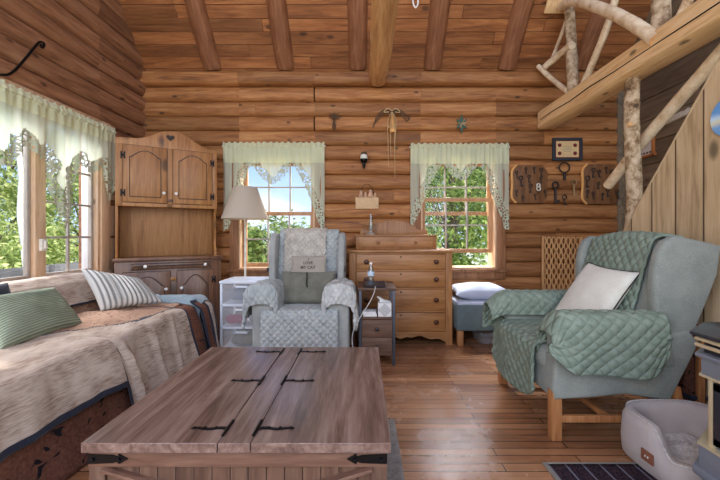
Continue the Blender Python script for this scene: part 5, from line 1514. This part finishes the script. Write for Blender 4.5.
def key(name, lab, px, py, L_, mat='keyiron', ang=0, y=None, parent=None, ring=.35, group='old keys on the log wall'):
    y = y or WY-.012; c = P(px, py, y); bm = B(); rm = Matrix.Rotation(ang, 3, 'Y')
    def T(x, z): return c+rm @ V((x, 0, z))
    r = L_*ring*.5; th = L_*.05+.002
    pts = [T(r*math.cos(2*PI*i/14), -r+r*math.sin(2*PI*i/14)) for i in range(15)]; tube(bm, pts, th*.8, 6, caps=False)
    tube(bm, [T(0, -2*r), T(0, -L_)], th, 6)
    p, q = T(0, -L_*.84), T(L_*.2, -L_*.98); box(bm, (min(p.x, q.x), y-.003, min(p.z, q.z)), (max(p.x, q.x), y+.003, max(p.z, q.z)))
    tube(bm, [V((c.x, y, c.z-.003)), V((c.x, WY+.004, c.z-.003))], .003, 5)
    return tag(obj(name, bm, M[mat]), lab, 'key', group)
def keyboard(x0, x1, z0, z1, lab):
    root = thing('key_board', lab, 'key board', tuple(P((x0+x1)/2, z1, WY)))
    a, b = P(x0, z0, WY-.012), P(x1, z1, WY-.012); k = .075
    poly = [(a.x, a.z-k), (a.x+k*.7, a.z), (b.x-k*.7, a.z), (b.x, a.z-k), (b.x, b.z+k), (b.x-k*.7, b.z), (a.x+k*.7, b.z), (a.x, b.z+k)]
    bm = B(); prism(bm, poly, lambda p, q, t: V((p, t, q)), WY-.012, WY+.01, bev=.003); obj('board', bm, M['slab'], root)
    bm = B(); tube(bm, path([(a.x+k*.8, WY-.014, a.z), (a.x+.004, WY-.014, a.z-k), (a.x+.006, WY-.014, (a.z+b.z)/2), (a.x+.0, WY-.014, b.z+k), (a.x+k*.7, WY-.014, b.z)], 4), .014, 8); obj('bark_edge', bm, M['barkedge'], root)
    return root
keyboard(511.5, 547.5, 165, 203, 'octagonal key board with a pale bark edge next to the daybed window curtain')
keyboard(582, 619, 164, 204, 'octagonal key board with a pale bark edge near the birch post')
ky = WY-.024
k1 = [(516.5,171,.07),(526,167.5,.06),(534,167,.06),(541.5,168,.085),(521,176,.10),(529,175,.075),(531,184,.085),(541,177,.06),(516.5,190,.06),(523,196,.05),(535,194,.055),(545,190,.06)]
kw = ['beside the bark edge, upper one', 'second along the top row', 'third along the top row', 'in the far top corner', 'long and thin below the top row', 'just above the middle', 'hanging in the middle', 'large-bowed beside the figure tag', 'low beside the bark edge', 'small, second in the low row', 'third in the low row', 'last in the low row']
for (x, y, L_), w_ in zip(k1, kw): key('iron_key', 'old key on the curtain-side board, '+w_, x, y, L_*1.25, y=ky, ang=R.uniform(-.15, .15), group='old keys on the key board by the curtain')
k2 = [(588,176,.11),(594,168,.09),(599,170,.075),(606,167,.06),(612,170,.08),(588,190,.075),(593,192,.07),(599,182,.07),(603,193,.07),(608,188,.085),(612,180,.08),(617,190,.085)]
kw = ['long one next to the bark edge', 'heavy one at the top', 'second along the top row', 'third along the top row', 'last along the top row', 'low beside the bark edge', 'second in the low row', 'hanging in the middle', 'third in the low row', 'below the sawn handrail end', 'behind the sawn handrail end', 'last, next to the post']
for (x, y, L_), w_ in zip(k2, kw): key('iron_key', 'old key on the post-side board, '+w_, x, y, L_*1.25, y=ky, ang=R.uniform(-.15, .15), group='old keys on the key board by the birch post')
tgd = thing('number_tag', 'pale tag in the shape of figure 8 hung on the key board by the curtain', 'tag', tuple(P(538.5, 190, ky)))
bm = B(); c = P(538.5, 187, ky-.012)
for dz, r in ((.021, .019), (-.019, .022)): tube(bm, [c+V((r*math.cos(2*PI*i/18), 0, dz+r*math.sin(2*PI*i/18))) for i in range(19)], .0075, 8, caps=False)
obj('figure', bm, M['whitepaint'], tgd)
bm = B(); tube(bm, [c+V((0, 0, -.045)), c+V((0, 0, -.09))], .004, 6); tube(bm, [c+V((0, 0, .04)), c+V((0, .012, .06))], .003, 6); obj('hanger', bm, M['keyiron'], tgd)
kr = thing('key_ring', 'big iron ring with a short thick key between the two key boards', 'key ring', tuple(P(564.5, 190, WY-.02)))
bm = B(); c = P(564.5, 167.5, WY-.018); r = .060; tube(bm, [c+V((r*math.cos(2*PI*i/28), 0, r*math.sin(2*PI*i/28))) for i in range(29)], .008, 8, caps=False); obj('ring', bm, M['keyiron'], kr)
bm = B(); tube(bm, [c+V((0, 0, -.055)), c+V((0, 0, -.09)), c+V((0, 0, -.15))], [.017, .014, .016], 10); obj('thick_key', bm, M['keyiron'], kr)
key('iron_key', 'long dark key hung on the logs between the key boards, on the curtain side', 555.5, 182, .25, y=WY-.014, ring=.28, group='single keys between the key boards')
key('iron_key', 'pale brass-coloured key hung on the logs beside the second key board', 574, 180, .19, 'keybrass', y=WY-.014, ring=.32, group='single keys between the key boards')
key('iron_key', 'small dark key hung lowest below the big iron ring', 564.5, 195, .12, y=WY-.014, ring=.42, group='single keys between the key boards')
# antler-like dried hanging with twine
ah = thing('dried_hanging', 'drooping dried stems tied with twine around a wooden bell on the upper logs', 'wall hanging', tuple(P(392, 133, WY-.02)))
y_ = WY-.03
bm = B()
for sg in (-1, 1):
    for k in range(3): tube(bm, path([P(392, 111+k, y_), P(392+sg*8, 110+k*2, y_), P(392+sg*15, 116+k*2.5, y_), P(392+sg*(18 if sg > 0 else 19), (119 if sg > 0 else 128)-k*2, y_)], 5), [.007-.0002*i for i in range(16)], 6)
obj('stems', bm, M['antler'], ah)
bm = B(); c = P(392.5, 132.5, y_); lathe(bm, [(.0, 0), (.035, .0), (.038, .02), (.032, .06), (.028, .16), (.022, .20), (0, .21)], c, 16); obj('wooden_bell', bm, M['barkedge'], ah)
bm = B()
for x1, x2, y2 in ((388, 388, 166), (394, 394.5, 178), (391, 390.5, 158), (396, 395, 150)): tube(bm, path([P(392, 112, y_-.03), P(x1, 120, y_-.045), P(x2, 142, y_-.02), P(x2+.5, y2, WY-.006)], 5), .0035, 6)
for sg in (-1, 1): tube(bm, path([P(392, 111, y_-.02), P(392+sg*4, 108.5, y_-.02), P(392+sg*8, 112, y_-.02), P(392+sg*3, 112, y_-.02)], 5), .005, 6)
tube(bm, [P(388+8*i/12, 126+1.5*math.sin(i), y_-.045) for i in range(13)], .006, 6)
obj('twine', bm, M['straw'], ah)
# dark dried bunch
db_ = thing('dried_bunch', 'small dark dried bunch pinned to the upper logs between the rafters', 'wall hanging', tuple(P(334, 130, WY)))
bm = B(); c = P(334, 117, WY-.012)
for k in range(16):
    a = k*2*PI/16+R.uniform(-.15, .15); L_ = R.uniform(.045, .095); tube(bm, path([c, c+V((math.cos(a)*L_*.5, -.02, math.sin(a)*L_*.5)), c+V((math.cos(a)*L_, -.008, math.sin(a)*L_*.8))], 3), [.006-.0006*i for i in range(7)], 5)
for k in range(3): tube(bm, [c, c+V((-.02+.02*k, -.008, -.15))], .006, 5)
obj('stems', bm, M['antler'], db_)
# green star
gs = thing('star_ornament', 'green painted six-pointed twig star hanging on the upper logs', 'wall ornament', tuple(P(461.5, 135, WY)))
c = P(461.5, 124, WY-.016)
bm = B()
for k in range(3):
    a = PI/2+k*PI/3; d = V((math.cos(a)*.072, 0, math.sin(a)*.115)); n_ = V((-d.z, 0, d.x)).normalized()*.024; yy = -.004*k; prism(bm, [(-1,0),(-.35,1),(.35,1),(1,0),(.35,-1),(-.35,-1)], lambda p, q, t: c+d*p+n_*q+V((0, t, 0)), yy-.008, yy+.008)
    for q in (-1, 1): lathe(bm, [(0, .006), (.012, 0)], c+d*q*.75+V((0, -.01, 0)), 8, axis='y')
obj('rays', bm, M['greenstar'], gs)
bm = B()
for k in range(9): a = R.uniform(0, 6.3); tube(bm, [c+V((0, -.022, .0)), c+V((math.cos(a)*.05, -.024, math.sin(a)*.06))], .004, 5)
obj('twigs', bm, M['straw'], gs)
# wall sconce (jar on bracket)
ws = thing('wall_lantern', 'small cream and black jar lantern on a pointed iron bracket above the tan sign', 'lantern', tuple(P(363.8, 168, WY)))
c = P(363.8, 160, WY-.055)
bm = B(); lathe(bm, [(0, -.012), (.034, -.008), (.042, .015), (.042, .045), (.034, .062), (0, .064)], c, 18); obj('jar', bm, M['cream'], ws)
bm = B(); lathe(bm, [(0, .062), (.034, .062), (.034, .085), (.028, .092), (0, .093)], c, 18); obj('lid', bm, M['antler'], ws)
bm = B(); lathe(bm, [(.044, .012), (.046, .0), (.036, -.022), (.020, -.035), (.018, -.07), (.006, -.10), (0, -.102)], c, 18, closed=False); tube(bm, [c+V((0, .02, -.03)), c+V((0, .055, -.03))], .010, 8); obj('bracket', bm, M['iron'], ws)
# tan sign with figures
sg_ = thing('figure_sign', 'plain tan wooden sign topped by small carved figures above the oil lamp', 'sign', tuple(P(367, 209, WY)))
a, b = P(355.5, 209, WY), P(378.5, 197.5, WY)
bm = B(); box(bm, (a.x, WY-.028, a.z), (b.x, WY-.006, b.z), .003); obj('board', bm, M['sign'], sg_)
bm = B()
for px, h, w in ((361, .085, .028), (365.5, .065, .022), (370.5, .095, .034), (375, .055, .02)):
    q = P(px, 197.5, WY-.018); lathe(bm, [(w, 0), (w*1.05, h*.3), (w*.6, h*.6), (w*.72, h*.78), (w*.45, h*.97), (0, h)], q, 12)
obj('carved_figures', bm, M['pinkish'], sg_)
bm = B(); tube(bm, path([P(360, 197, WY-.01), P(362, 188, WY-.006), P(367, 184, WY-.004), P(372, 188, WY-.006), P(374, 197, WY-.01)], 5), .003, 5); obj('hanging_wire', bm, M['iron'], sg_)
# iron scroll hook on the window wall
def lw(px, py, x=-2.575): d = x*F/(px-CX); return V((x, d, H+(CY-py)*d/F))
bm = B(); tube(bm, path([lw(-30,62), lw(-12,72), lw(0,74.5), lw(8,74.5), lw(15,70), lw(25,59), lw(34,48), lw(39,42.5), lw(43,42.5), lw(44.2,45), lw(42.5,47.5), lw(40.8,46), lw(41.5,44.5)], 6), .009, 8)
hk = tag(obj('scroll_hook', bm, M['iron']), 'black wrought iron hook with a curled tip on the logs over the sofa window', 'hook')
bm = B(); e = lw(-30, 62); tube(bm, [e, e+V((-.06, 0, 0))], .012, 8); obj('wall_peg', bm, M['iron'], hk)
# white cord loop under the ceiling
bm = B(); d = 3.66; c_ = P(416, 3, d)
tube(bm, path([P(416,-16,d), P(414,-6,d), P(413,2,d), P(415.5,7.5,d), P(418,3,d), P(417,-6,d), P(416,-16,d)], 6), .009, 8)
tag(obj('cord_loop', bm, M['cord']), 'white knotted cord loop dangling from the board ceiling beside the tie log', 'cord')
